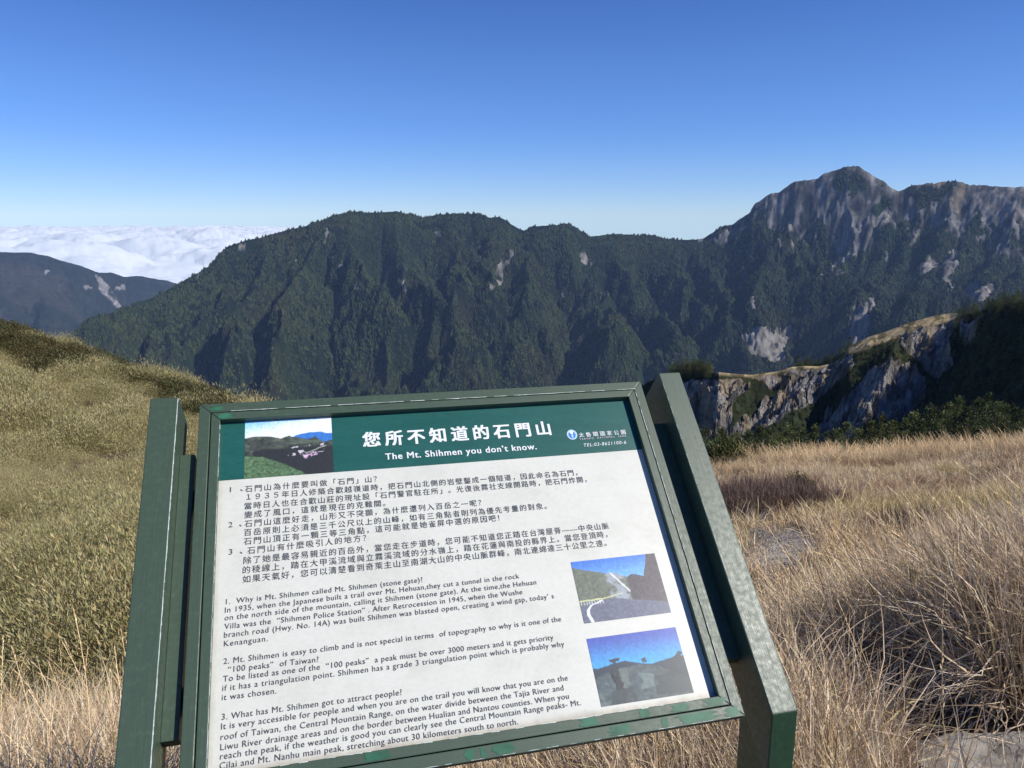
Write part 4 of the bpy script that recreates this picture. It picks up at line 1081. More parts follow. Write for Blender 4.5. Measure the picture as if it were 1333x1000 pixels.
# ------------------------------------------------------------------ rocks
m, t, out = mat_new('slab_stone'); b = bsdf(t, out, 0.85, 0.25)
n1_ = tex_noise(t, 7, 8, .65); n2_ = tex_noise(t, 60, 5, .7)
r1_ = ramp(t, n1_.outputs[0], [(.3, (.12, .10, .08)), (.5, (.26, .235, .20)), (.75, (.38, .35, .30))])
r2_ = ramp(t, n2_.outputs[0], [(.3, (.7, .7, .7)), (.7, (1.15, 1.15, 1.15))])
t.links.new(mixc(t, r1_.outputs[0], r2_.outputs[0], mode='MULTIPLY', f=1.0), b.inputs['Base Color'])
bump(t, b, n2_.outputs[0], .6, .006)
MAT['stone'] = m
def slab(name, loc, sx, sy, sz, seed, rz, label):
    nu, nv = 110, 90
    th = np.linspace(0, 2 * np.pi, nu, endpoint=False); ph = np.linspace(-np.pi / 2, np.pi / 2, nv)
    T, Ph = np.meshgrid(th, ph, indexing='ij')
    e = .45
    sg = lambda v: np.sign(v) * np.abs(v) ** e
    sg2 = lambda v: np.sign(v) * np.abs(v) ** .28
    x = sg(np.cos(T)) * sg2(np.cos(Ph)); y = sg(np.sin(T)) * sg2(np.cos(Ph)); z = sg2(np.sin(Ph))
    k = 1 + .22 * (fbm(T * 1.5 + seed, np.cos(T) * 2 + seed, 3, seed) - .5)
    x = x * sx * k; y = y * sy * k
    z = z * sz * (1 + 0 * x) + .10 * sz * (np.round(3 * fbm(x * 5 + seed, y * 5, 4, seed + 3)) - 1.5) + .02 * (fbm(x * 14, y * 14, 4, seed + 4) - .5)
    z = z + (z > 0) * (.022 * facets(x * 5 + seed, y * 7, seed + 9, .5, .6) - .012 * smooth(.06, .0, np.abs(fbm(x * 4 + seed, y * 4, 3, seed + 2) - .5)))
    me = np_mesh(name, np.stack([x, y, z], -1).reshape(-1, 3), grid_faces(nu, nv, True), True)
    o = link(name, me, MAT['stone']); o.location = loc; o.rotation_euler = (R(-3), R(2), rz)
    return tag(o, label, 'rock')
slab('rock_slab', (1.62, 1.96, .02), .44, .19, .07, 5, R(8), 'flat grey brown stone slab in the lower right corner')
slab('rock_slab', (1.10, 1.80, -.12), .16, .17, .06, 8, R(-20), 'smaller flat stone just left of the corner slab')
slab('rock_slab', (2.5, 1.95, -.02), .40, .34, .07, 12, R(40), 'flat stone beyond the right edge beside the corner slab')
# loose gravel
MAT['gravel'] = m_leaf('pale_gravel', (.46, .41, .34), (.32, .28, .235), 0.0, .9, attr=False)
pe = []
for k in range(3):
    g = np.random.default_rng(700 + k); V, F, C = far_tree(700 + k)
    th = np.linspace(0, 2 * np.pi, 7, endpoint=False)
    V = []
    for zz, rr in ((-.4, .3), (-.1, .52), (.25, .45), (.42, .2)):
        for q in th: V.append((rr * math.cos(q) * g.uniform(.7, 1.2), rr * math.sin(q) * g.uniform(.7, 1.2), zz * g.uniform(.8, 1.1)))
    F = grid_faces(4, 7)
    F = np.array([(i * 7 + j, i * 7 + (j + 1) % 7, (i + 1) * 7 + (j + 1) % 7, (i + 1) * 7 + j) for i in range(3) for j in range(7)] + [(21, 22, 23, 24), (21, 24, 25, 27)])
    pe.append(src('pebble', (np.array(V), F, np.ones((len(V), 3))), MAT['gravel']))
x, y, r = sector(9000, azp(920), azp(1090), 13.0, 20)
z = ground(x, y); ppx, ppy = proj(np.stack([x, y, z], -1)); ok = in_poly(ppx + rng.normal(0, 5, len(x)), ppy + rng.normal(0, 2, len(x)), SOIL_GRAVEL)
x, y, z = x[ok], y[ok], z[ok]
scatter('gravel', np.stack([x, y, z], -1), rots_z(len(x), .5), rng.uniform(.012, .045, len(x)) * rng.uniform(.5, 1.4, len(x)), pe, 'pale loose gravel on the bare patch of the field')
# ------------------------------------------------------------------ the information sign
SO = Vector((-0.62655278, 1.49852982, -0.36303041 + EYE))
SU = Vector((0.97144805, 0.23725235, 0.0))
SV = Vector((0.17024329, -0.69707429, -0.69649455))
SN = Vector((0.16524497, -0.67660828, 0.71756208))
PW, PH = 0.9475, 0.7247
YAW = math.atan2(SU[1], SU[0])
base = Vector((SO + SU * PW / 2 + SV * .5)); base.z = float(ground(np.array([base.x]), np.array([base.y]))[0])
sign = empty('information_sign', base, YAW)
tag(sign, 'green wooden trail sign with tilted bilingual panel on two posts', 'sign')
Minv = (Matrix.Translation(base) @ Matrix.Rotation(YAW, 4, 'Z')).inverted()
def W(u, v, n): return Minv @ (SO + SU * u + SV * v + SN * n)
def Wd(X): return Minv @ X

def wood_mat(name, stretch, base_c, patch=0.0):
    m, t, out = mat_new(name); b = bsdf(t, out, 0.42, 0.5)
    g1 = tex_noise(t, 30, 6, .65, 'UV', stretch); g2 = tex_noise(t, 9, 4, .6, 'UV'); g3 = tex_noise(t, 160, 3, .6, 'UV')
    bc = base_c
    r1 = ramp(t, g2.outputs[0], [(.30, tuple(x * .82 for x in bc)), (.55, bc), (.78, tuple(min(1, x * 1.25 + .01) for x in bc))])
    r2 = ramp(t, g1.outputs[0], [(.28, (.86, .86, .86)), (.50, (1, 1, 1)), (.75, (1.10, 1.10, 1.09))])
    c = mixc(t, r1.outputs[0], r2.outputs[0], mode='MULTIPLY', f=1.0)
    # specks of bare grey wood where the paint has chipped
    r3 = ramp(t, g3.outputs[0], [(.735, (0, 0, 0)), (.755, (1, 1, 1))])
    c = mixc(t, c, (.42, .46, .42), fac=r3.outputs[0])
    t.links.new(c, b.inputs['Base Color'])
    rr = ramp(t, g2.outputs[0], [(.3, (.52, .52, .52)), (.7, (.34, .34, .34))]); t.links.new(rr.outputs[0], b.inputs['Roughness'])
    bump(t, b, g1.outputs[0], .22, .0012)
    return m
GREEN = (0.050, 0.082, 0.054)
MAT['paint'] = wood_mat('green_painted_wood', (1, .05, 1), GREEN)
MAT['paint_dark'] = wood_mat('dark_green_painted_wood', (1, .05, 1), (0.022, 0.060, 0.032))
def simple(name, c, rough=.6, spec=.3):
    m, t, out = mat_new(name); b = bsdf(t, out, rough, spec); b.inputs['Base Color'].default_value = (*c, 1); return m
def speckled(name, c, scale=120, amp=.25, rough=.6):
    m, t, out = mat_new(name); b = bsdf(t, out, rough, .3); n = tex_noise(t, scale, 4, .6)
    r = ramp(t, n.outputs[0], [(.3, tuple(x * (1 - amp) for x in c)), (.7, tuple(x * (1 + amp) for x in c))]); t.links.new(r.outputs[0], b.inputs['Base Color']); return m
MAT['ply'] = speckled('weathered_plywood', (.17, .13, .095), 30, .3, .9)
MAT['bright_green'] = speckled('fresh_green_paint', (.032, .125, .072), 25, .35, .45)
MAT['bare'] = speckled('bare_chipped_edge', (.50, .55, .50), 150, .25, .7)
MAT['teal'] = None

def prism(name, corners8, mat, parent, bev=.0016, bend=0.0, cuts=0, seed=0):
    """box from 8 corners (4 front, 4 back), bevelled, long-grain uv"""
    bm = bmesh.new()
    vs = [bm.verts.new(c) for c in corners8]
    for f in ((0, 1, 2, 3), (7, 6, 5, 4), (0, 4, 5, 1), (1, 5, 6, 2), (2, 6, 7, 3), (3, 7, 4, 0)): bm.faces.new([vs[i] for i in f])
    bmesh.ops.recalc_face_normals(bm, faces=bm.faces)
    le = max(bm.edges, key=lambda e: e.calc_length()); ax = (le.verts[1].co - le.verts[0].co).normalized()
    if bev: bmesh.ops.bevel(bm, geom=list(bm.edges), offset=bev, segments=2, profile=.6, affect='EDGES')
    uvl = bm.loops.layers.uv.new('UVMap')
    h = Vector((.31, .52, .79)); p = ax.cross(h).normalized(); q = ax.cross(p)
    for f in bm.faces:
        # measure across the grain inside the face
        nrm = f.normal; ac = nrm.cross(ax)
        ac = ac.normalized() if ac.length > .3 else p
        for l in f.loops:
            l[uvl].uv = (l.vert.co.dot(ac) * 10 + seed * 3.7 + 5 * round(nrm.dot(p) * 2), l.vert.co.dot(ax) * 10 + seed)
        f.smooth = False
    me = bpy.data.meshes.new(name); bm.to_mesh(me); bm.free()
    return link(name, me, mat, parent)

def box_uvn(name, u0, u1, v0, v1, n0, n1, mat, parent, bev=.0016, seed=0):
    c = [W(u0, v0, n1), W(u1, v0, n1), W(u1, v1, n1), W(u0, v1, n1), W(u0, v0, n0), W(u1, v0, n0), W(u1, v1, n0), W(u0, v1, n0)]
    return prism(name, c, mat, parent, bev, seed=seed)
def miter(name, side, a, b, n0, n1, mat, parent, U0, U1, V0, V1, seed=0, bev=.0014):
    """one rail of a mitred frame: outer inset a, inner inset b"""
    o = [(U0 + a, V0 + a), (U1 - a, V0 + a), (U1 - a, V1 - a), (U0 + a, V1 - a)]
    i = [(U0 + b, V0 + b), (U1 - b, V0 + b), (U1 - b, V1 - b), (U0 + b, V1 - b)]
    k = side; q = [o[k], o[(k + 1) % 4], i[(k + 1) % 4], i[k]]
    # hairline open joint at the mitres
    cx, cy = (sum(p[0] for p in q) / 4, sum(p[1] for p in q) / 4)
    q = [(x + (cx - x) * .0006, y + (cy - y) * .0006) for x, y in q]
    c = [W(x, y, n1) for x, y in q] + [W(x, y, n0) for x, y in q]
    return prism(name, c, mat, parent, bev, seed=seed)

rails = [miter('frame_rail', k, 0, .0208, -.022, (0, -.0002, -.0001, .0002)[k], MAT['paint'], sign, 0, PW, 0, PH, seed=k) for k in range(4)]
# inner bead; on the left and along the bottom it stands off the rail by a dark gap
beads = []
for k in range(4):
    gap = (.0210, .0212, .0226, .0226)[k]
    o = [(gap if True else 0)]
    U0, U1, V0, V1 = .0226, PW - .0212, .0210, PH - .0226
    a_, b_ = 0, .0170
    beads.append(miter('glazing_bead', k, a_, b_, -.016, -.0012 - .0002 * k, MAT['paint'], sign, U0, U1, V0, V1, seed=10 + k))
box_uvn('back_board', .004, PW - .004, .004, PH - .003, -.036, -.0225, MAT['ply'], sign, .001, 3)
PD = -.016
# panel sheet
m, t, out = mat_new('printed_panel'); b = bsdf(t, out, 0.33, 0.5)
n1_ = tex_noise(t, 7, 6, .65, 'UV'); n2_ = tex_noise(t, 90, 4, .6, 'UV'); n3_ = tex_noise(t, 26, 6, .7, 'UV', (1, .25, 1))
r1_ = ramp(t, n1_.outputs[0], [(.25, (.54, .54, .465)), (.5, (.62, .62, .545)), (.8, (.65, .65, .575))])
r2_ = ramp(t, n2_.outputs[0], [(.25, (.93, .93, .93)), (.6, (1, 1, 1))])
c_ = mixc(t, r1_.outputs[0], r2_.outputs[0], mode='MULTIPLY', f=1.0)
sc_r = ramp(t, n3_.outputs[0], [(.705, (0, 0, 0)), (.73, (.35, .35, .35))])
c_ = mixc(t, c_, (.48, .48, .46), fac=sc_r.outputs[0])
# brown dirt gathered along the lower and left edges of the sheet (uv: 0..1 over the sheet)
uvn = t.nodes.new('ShaderNodeTexCoord'); sx = t.nodes.new('ShaderNodeSeparateXYZ'); t.links.new(uvn.outputs['UV'], sx.inputs[0])
ml = t.nodes.new('ShaderNodeMath'); ml.operation = 'MULTIPLY_ADD'; t.links.new(n3_.outputs[0], ml.inputs[0]); ml.inputs[1].default_value = -.035; t.links.new(sx.outputs['Y'], ml.inputs[2])
de = ramp(t, ml.outputs[0], [(.0, (.8, .8, .8)), (.022, (0, 0, 0))])
c_ = mixc(t, c_, (.30, .26, .21), fac=de.outputs[0])
ml2 = t.nodes.new('ShaderNodeMath'); ml2.operation = 'MULTIPLY_ADD'; t.links.new(n3_.outputs[0], ml2.inputs[0]); ml2.inputs[1].default_value = -.03; t.links.new(sx.outputs['X'], ml2.inputs[2])
de2 = ramp(t, ml2.outputs[0], [(.0, (.5, .5, .5)), (.012, (0, 0, 0))])
c_ = mixc(t, c_, (.36, .33, .28), fac=de2.outputs[0])
t.links.new(c_, b.inputs['Base Color'])
bump(t, b, n2_.outputs[0], .06, .0005)
MAT['sheet'] = m
m, t, out = mat_new('teal_print'); b = bsdf(t, out, 0.30, 0.55)
n1_ = tex_noise(t, 60, 4, .6, 'UV'); n2_ = tex_noise(t, 5, 4, .6, 'UV')
r1_ = ramp(t, n2_.outputs[0], [(.3, (.012, .084, .070)), (.7, (.019, .104, .088))])
r2_ = ramp(t, n1_.outputs[0], [(.3, (.85, .85, .85)), (.7, (1.15, 1.15, 1.15))])
t.links.new(mixc(t, r1_.outputs[0], r2_.outputs[0], mode='MULTIPLY', f=1.0), b.inputs['Base Color'])
bump(t, b, n1_.outputs[0], .08, .0005)
MAT['teal'] = m
MAT['ink'] = simple('black_print', (.085, .085, .09), .4, .4)
MAT['white_ink'] = simple('white_print', (.74, .77, .76), .4, .4)
MAT['photo'] = m_vcol('photo_print', .33, .5, 160, .10, 'Object')

def sheet(name, q, n, mat, parent, nu=2, nv=2, colf=None):
    """flat sheet between 4 (u,v) corners TL,TR,BR,BL at height n"""
    s = np.linspace(0, 1, nu); r_ = np.linspace(0, 1, nv)
    Sg, Rg = np.meshgrid(s, r_, indexing='ij')
    q = [np.array(c) for c in q]
    uv = (q[0][None, None] * ((1 - Sg) * (1 - Rg))[..., None] + q[1][None, None] * (Sg * (1 - Rg))[..., None] + q[2][None, None] * (Sg * Rg)[..., None] + q[3][None, None] * ((1 - Sg) * Rg)[..., None]).reshape(-1, 2)
    V = np.array([W(a, b_, n) for a, b_ in uv])
    cols = np.clip(colf(Sg.ravel(), Rg.ravel()) * (.72 + .56 * fbm(Sg.ravel() * 48, Rg.ravel() * 36, 4, 61))[:, None] + .012, 0, .85) if colf else None
    me = np_mesh(name, V, grid_faces(nu, nv)[:, ::-1], False, cols)
    uvl = me.uv_layers.new(name='UVMap')
    li = np.zeros(len(me.loops), np.int32); me.loops.foreach_get('vertex_index', li)
    uvl.data.foreach_set('uv', np.stack([Sg.ravel()[li], 1 - Rg.ravel()[li]], -1).astype(np.float32).ravel())
    return link(name, me, mat, parent)

def uvpx(px, py, n=PD):
    d = Vector(ray(px, py)); C0 = Vector((0, 0, EYE)); X0 = SO + SN * n
    k = (X0 - C0).dot(SN) / d.dot(SN); X = C0 + d * k - X0
    return X.dot(SU), X.dot(SV)

panel = box_uvn('panel', .0245, PW - .0235, .0235, PH - .0245, -.0220, PD, MAT['ply'], sign, 0)
face = sheet('print_sheet', [(.0250, .0240), (PW - .024, .0240), (PW - .024, PH - .025), (.0250, PH - .025)], PD + .0003, MAT['sheet'], panel)
vb = (uvpx(285.8, 625.8)[1] + uvpx(829.7, 586)[1]) / 2
sheet('header_band', [(.0252, .0242), (PW - .0242, .0242), (PW - .0242, vb), (.0252, vb)], PD + .0006, MAT['teal'], panel)

# ---- printed photographs, painted point by point
def fb(x, y, s, o=4, seed=0): return fbm(x * s, y * s, o, seed)[..., None]
def lay(c, mask, col): return c + (np.array(col) * np.ones_like(c) - c) * mask[..., None]
def curve(x, pts): return np.interp(x, [p[0] for p in pts], [p[1] for p in pts])
def pic1(x, y):
    x, y = x + .030 * (fbm(x * 14, y * 14, 4, 51) - .5), y + .030 * (fbm(x * 14 + 9, y * 14, 4, 52) - .5)
    c = np.array([.22, .55, .85]) + (np.array([.75, .85, .88]) - np.array([.22, .55, .85])) * smooth(0, .32, y + .25 * x)[:, None]
    c = lay(c, smooth(.45, .6, fbm(x * 6, y * 9, 4, 1)) * .5 * (x > .3), (.85, .88, .86))
    ln = lambda pts, w=.008: smooth(-w, w, y - curve(x, pts))
    c = lay(c, ln([(.0, .5), (.5, .36), (.6, .29), (.75, .25), (.9, .27), (1, .30)]), (.035, .17, .50))
    n = fbm(x * 25, y * 25, 4, 2); g = (np.array([.045, .055, .045]) * (.3 + 1.6 * n[:, None]))
    m1 = ln([(0, .30), (.1, .275), (.3, .29), (.4, .33), (.5, .30), (.62, .36), (.72, .38), (.80, .33), (.9, .45), (1, .42)])
    c = c + (g - c) * m1[:, None]
    c = lay(c, smooth(.5, .7, fbm(x * 8, y * 14, 4, 5)) * m1 * (y < .55) * .6, (.12, .15, .10))
    c = lay(c, m1 * smooth(.48, .55, y) * (x > .1), (.020, .024, .026))
    c = lay(c, smooth(.62, .70, fbm(x * 22, y * 22, 3, 8)) * (np.abs(y - .58 + .1 * (x - .6)) < .08) * (x > .45) * (x < .9), (.5, .48, .5))
    dd, _ = seg_dist(x, y, .70, .62, .92, .52); c = lay(c, smooth(.012, .004, dd), (.32, .33, .28))
    dd, _ = seg_dist(x, y, .68, .68, .80, .64); c = lay(c, smooth(.05, .02, dd) * smooth(.4, .6, fbm(x * 40, y * 40, 3, 9)), (.65, .45, .62))
    gm = ln([(0, .62), (.2, .65), (.45, .80), (.68, .98), (.72, 1.1), (1, 1.4)])
    gg = np.array([.07, .13, .06]) * (.2 + 1.9 * fbm(x * 45, y * 45, 4, 12)[:, None])
    c = c + (gg - c) * gm[:, None]
    return c
def pic2(x, y):
    x, y = x + .014 * (fbm(x * 14, y * 14, 4, 51) - .5), y + .014 * (fbm(x * 14 + 9, y * 14, 4, 52) - .5)
    c = np.array([.045, .17, .56]) + (np.array([.16, .42, .80]) - np.array([.045, .17, .56])) * smooth(0, .5, y + .1 * x)[:, None]
    hill = smooth(-.006, .006, y - curve(x, [(0, .10), (.12, .15), (.40, .26), (.44, .24), (.62, .36), (.7, .42), (1, .6)]))
    hc = np.array([.13, .15, .11]) * (.6 + .8 * fbm(x * 25, y * 25, 4, 3)[:, None]); c = c + (hc - c) * hill[:, None]
    pale = smooth(.0, .05, x - .34) * (x < .60) * hill * smooth(.35, .55, fbm(x * 10, y * 10, 4, 7)) ; c = lay(c, pale * .8, (.33, .36, .40))
    dd, _ = seg_dist(x, y, .42, .25, .60, .58); c = lay(c, smooth(.016, .006, dd), (.62, .64, .62))
    rk = in_poly(x, y, [(.60, .36), (.66, .30), (.72, .32), (.80, .36), (.88, .05), (.90, -.1), (1.1, -.1), (1.1, .85), (.85, .78), (.60, .72)]).astype(float)
    rc = np.array([.075, .065, .075]) * (.55 + .9 * fbm(x * 50, y * 50, 3, 5)[:, None]); c = c + (rc - c) * rk[:, None]
    road = smooth(-.008, .008, y - curve(x, [(0, .74), (.25, .68), (.40, .66), (.55, .70), (.85, .78), (1.1, .86)]))
    rd = np.array([.115, .13, .18]) * (.8 + .4 * fbm(x * 30, y * 30, 3, 6)[:, None]); c = c + (rd - c) * road[:, None]
    for p, q, w in (((.0, .655), (.26, .65), .012), ((.26, .65), (.50, .60), .009)):
        dd, _ = seg_dist(x, y, *p, *q); c = lay(c, smooth(w, w * .5, dd), (.62, .62, .30))
    for k in range(9):
        dd, _ = seg_dist(x, y, .02 + .03 * k, .66, .02 + .03 * k, .72); c = lay(c, smooth(.006, .003, dd), (.5, .52, .55))
    cl = curve(y, [(.68, .24), (.74, .12), (.80, .075), (.88, .07), (1.0, .10)]); c = lay(c, smooth(.022, .012, np.abs(x - cl)) * (y > .67), (.72, .75, .78))
    return c
def pic3(x, y):
    x, y = x + .030 * (fbm(x * 14, y * 14, 4, 51) - .5), y + .030 * (fbm(x * 14 + 9, y * 14, 4, 52) - .5)
    c = np.array([.05, .085, .38]) + (np.array([.05, .34, .66]) - np.array([.05, .085, .38])) * smooth(0, .5, y)[:, None]
    n = fbm(x * 22, y * 22, 4, 3)
    far_ = smooth(-.008, .008, y - curve(x, [(0, .46), (.15, .44), (.35, .40), (.5, .46), (.62, .50), (.80, .46), (1, .44)]))
    c = lay(c, far_, (.018, .035, .055))
    gr = smooth(-.008, .008, y - curve(x, [(0, .60), (.18, .52), (.3, .50), (.5, .48), (.7, .54), (.85, .66), (1, .78)]))
    gc = np.array([.055, .085, .09]) * (.5 + 1.0 * n[:, None]); c = c + (gc - c) * gr[:, None]
    c = lay(c, smooth(.52, .6, fbm(x * 9, y * 9, 4, 8)) * gr * (x < .35), (.11, .14, .13))
    pth = in_poly(x, y, [(.45, .60), (.62, .64), (.66, .82), (.45, .84), (.50, .72)]).astype(float); c = lay(c, pth * .8, (.13, .18, .18))
    dk = np.maximum(in_poly(x, y, [(.16, .50), (.26, .50), (.28, .80), (.20, .80)]), in_poly(x, y, [(.15, .80), (.36, .78), (.40, 1.0), (.10, 1.0)]) * .5)
    dk = np.maximum(dk, in_poly(x, y, [(.62, .68), (.75, .66), (1.0, .60), (1, 1), (.60, .95)]) * .6); c = lay(c, dk * (.5 + n), (.014, .022, .028))
    c = lay(c, in_poly(x, y, [(.18, .36), (.30, .34), (.29, .39), (.25, .40), (.26, .52), (.23, .52), (.22, .41)]).astype(float), (.02, .035, .045))
    c = lay(c, in_poly(x, y, [(.53, .40), (.58, .39), (.58, .46), (.54, .46)]).astype(float), (.03, .06, .08))
    c = lay(c, in_poly(x, y, [(.83, .50), (.96, .36), (1.0, .40), (.88, .53), (.86, .72), (.82, .72)]).astype(float), (.02, .03, .04))
    return c
def quad(*c): return [uvpx(*p) for p in c]
def rectify(q):
    u0 = (q[0][0] + q[3][0]) / 2; u1 = (q[1][0] + q[2][0]) / 2; v0 = (q[0][1] + q[1][1]) / 2; v1 = (q[2][1] + q[3][1]) / 2
    return [(u0, v0), (u1, v0), (u1, v1), (u0, v1)]
q1 = rectify(quad((318.9, 549), (431.8, 544), (434, 614.8), (318.2, 622.7)))
q1[2] = (q1[2][0], vb - .0002); q1[3] = (q1[3][0], vb - .0002)
sheet('photo_print', q1, PD + .0009, MAT['photo'], panel, 150, 96, pic1)['label'] = 'printed photo of green hills under a pale sky'
sheet('photo_print', rectify(quad((743, 731), (852.7, 721.4), (873.2, 798.7), (759.6, 810.8))), PD + .0009, MAT['photo'], panel, 150, 110, pic2)['label'] = 'printed photo of a mountain road beside a rock wall'
sheet('photo_print', rectify(quad((764, 831), (879.8, 817.4), (902.7, 902), (781.9, 920.6))), PD + .0009, MAT['photo'], panel, 150, 110, pic3)['label'] = 'printed photo of a stony summit under a deep blue sky'

# ---- lettering
def glyphs(body, spacing=1.0, off=0.0, shear=0.0, res=3):
    c = bpy.data.curves.new('lettering', 'FONT'); c.body = body; c.resolution_u = res; c.space_character = spacing; c.offset = off; c.shear = shear
    o = bpy.data.objects.new('lettering', c); COL.objects.link(o)
    dg = bpy.context.evaluated_depsgraph_get(); dg.update()
    me = bpy.data.meshes.new_from_object(o.evaluated_get(dg), preserve_all_data_layers=False, depsgraph=dg)
    bpy.data.objects.remove(o); bpy.data.curves.remove(c)
    co = np.zeros(len(me.vertices) * 3, np.float32); me.vertices.foreach_get('co', co)
    return me, co.reshape(-1, 3)
def text(body, p0, p1, size, mat, name='text_line', off=0.0, shear=0.0, n=PD + .0013, squash=None, maxsp=2.2, bold=0.0):
    """line of print from pixel p0 (baseline start) to p1 (baseline end); letter height `size` metres"""
    u0, v0 = uvpx(*p0); u1, v1 = uvpx(*p1)
    Wd_ = u1 - u0
    meA, cA = glyphs(body, 1.0, off, shear); wA = np.ptp(cA[:, 0]) * size
    meB, cB = glyphs(body, 1.5, off, shear); wB = np.ptp(cB[:, 0]) * size
    sp = 1.0 + .5 * (Wd_ - wA) / max(wB - wA, 1e-6)
    sp = min(max(sp, .88), maxsp)
    me, co = glyphs(body, sp, off, shear); fx = Wd_ / np.ptp(co[:, 0])
    x = (co[:, 0] - co[:, 0].min()) * fx; y = co[:, 1] * size * (squash or 1.0)
    vv = v0 + (v1 - v0) * x / Wd_
    P = np.array([W(u0 + a, b_ - c_, n) for a, b_, c_ in zip(x, vv, y)], np.float32)
    if bold:
        # heavier strokes: the same outlines laid four times, each a hair above the last
        nv0 = len(P); polys = [tuple(p.vertices) for p in me.polygons]
        ex = np.array(W(1, 0, 0) - W(0, 0, 0)); ey = np.array(W(0, 1, 0) - W(0, 0, 0)); en_ = np.array(W(0, 0, 1) - W(0, 0, 0)); q = bold * size
        Pa = np.concatenate([P + ex * q * a_ + ey * q * b_ + en_ * .00012 * i for i, (a_, b_) in enumerate([(-1, -.6), (1, -.6), (-1, .6), (1, .6), (0, 0)])])
        m2 = bpy.data.meshes.new(name); m2.from_pydata(Pa.tolist(), [], [tuple(v + nv0 * i for v in p) for i in range(5) for p in polys]); m2.materials.append(mat)
        bpy.data.meshes.remove(meA); bpy.data.meshes.remove(meB); bpy.data.meshes.remove(me)
        return link(name, m2, None, panel)
    me.vertices.foreach_set('co', P.ravel()); me.materials.clear(); me.materials.append(mat); me.update()
    me.name = name
    bpy.data.meshes.remove(meA); bpy.data.meshes.remove(meB)
    return link(name, me, None, panel)

CJ = .0152; EN = .0138
zh = [("1、", (299.5, 641), (316.5, 639)), ("石門山為什麼要叫做「石門」山？", (318.9, 640.5), (491, 627)),
      ("１９３５年日人修築合歡越嶺道時，把石門山北側的岩壁鑿成一個隧道，因此命名為石門，", (321, 650.8), (752, 618.5)),
      ("當時日人也在合歡山莊的現址設「石門警官駐在所」。光復後霧社支線開路時，把石門炸開，", (318.4, 662.8), (764, 627.3)),
      ("變成了風口，這就是現在的克難關。", (318.4, 674.2), (502, 658.5)),
      ("2、", (297.4, 687), (315, 685)), ("石門山這麼好走，山形又不突顯，為什麼還列入百岳之一呢？", (318.4, 686), (627, 657.8)),
      ("百岳原則上必須是三千公尺以上的山峰，如有三角點者則列為優先考量的對象。", (317.8, 697.5), (712, 662)),
      ("石門山頂正有一顆三等三角點，這可能就是她雀屏中選的原因吧！", (317.4, 709), (650.5, 677.7)),
      ("3、", (298, 722.5), (316, 720.5)), ("石門山有什麼吸引人的地方？", (322, 721), (477, 704)),
      ("除了她是最容易親近的百岳外，當您走在步道時，您可能不知道您正踏在台灣屋脊——中央山脈", (317.2, 734), (793, 688)),
      ("的稜線上，踏在大甲溪流域與立霧溪流域的分水嶺上，踏在花蓮與南投的縣界上。當您登頂時，", (316.2, 746.4), (791, 699)),
      ("如果天氣好，您可以清楚看到奇萊主山至南湖大山的中央山脈群峰，南北連綿達三十公里之遠。", (316, 758.6), (790, 710.3))]
for s_, a_, b_ in zh: text(s_, a_, b_, CJ, MAT['ink'])
en = [("1.  Why is Mt. Shihmen called Mt. Shihmen (stone gate)?", (294.3, 787), (550.5, 757.8)),
      ("In 1935, when the Japanese built a trail over Mt. Hehuan,they cut a tunnel in the rock", (293, 798), (676.3, 753)),
      ("on the north side of the mountain, calling it Shihmen (stone gate). At the time,the Hehuan", (292.6, 808), (698.4, 761)),
      ("Villa was the  \u201cShihmen Police Station\u201d . After Retrocession in 1945, when the Wushe", (292.3, 819.4), (680.4, 773.7)),
      ("branch road (Hwy. No. 14A) was built Shihmen was blasted open, creating a wind gap, today\u2019 s", (291.8, 830.4), (721.4, 779)),
      ("Kenanguan.", (291.8, 841.8), (348.7, 834.7)),
      ("2. Mt. Shihmen is easy to climb and is not special in terms  of topography so why is it one of the", (291, 864.8), (730.9, 809)),
      ("\u201c100 peaks\u201d  of Taiwan?", (297, 875.5), (415, 862)),
      ("To be listed as one of the  \u201c100 peaks\u201d  a peak must be over 3000 meters and it gets priority", (290.5, 887.8), (720.9, 833)),
      ("if it has a triangulation point. Shihmen has a grade 3 triangulation point which is probably why", (289.7, 900), (735, 841.5)),
      ("it was chosen.", (289, 912), (360, 903)),
      ("3. What has Mt. Shihmen got to attract people?", (288.7, 937.5), (523.5, 904.7)),
      ("It is very accessible for people and when you are on the trail you will know that you are on the", (288, 950), (739.5, 885.8)),
      ("roof of Taiwan, the Central Mountain Range, on the water divide between the Tajia River and", (287.4, 963.8), (734, 898.8)),
      ("Liwu River drainage areas and on the border between Hualian and Nantou counties. When you", (287, 977), (741, 909.6)),
      ("reach the peak, if the weather is good you can clearly see the Central Mountain Range peaks- Mt.", (286.7, 989), (756.5, 918)),
      ("Cilai and Mt. Nanhu main peak, stretching about 30 kilometers south to north.", (286, 1001.5), (674.7, 943))]
for s_, a_, b_ in en: text(s_, a_, b_, EN, MAT['ink'])
text("您所不知道的石門山", (473, 581), (717, 565), .0375, MAT['white_ink'], 'title_text', bold=.034)
text("The Mt. Shihmen you don\u2019t know.", (502, 599), (698.5, 585.3), .0205, MAT['white_ink'], 'title_text', bold=.024)
text("TEL:03-8621100-6", (760.4, 582), (815.3, 578), .0112, MAT['white_ink'], 'title_text', shear=.25)
text("太魯閣國家公園", (753.8, 569.5), (814.5, 565.3), .0125, MAT['white_ink'], 'title_text', bold=.012)
MAT['pink'] = simple('pale_pink_print', (.72, .62, .66), .4, .4)
text("TAROKO  NATIONAL  PARK", (754.5, 573.3), (815, 569), .0056, MAT['pink'], 'title_text', bold=.02)
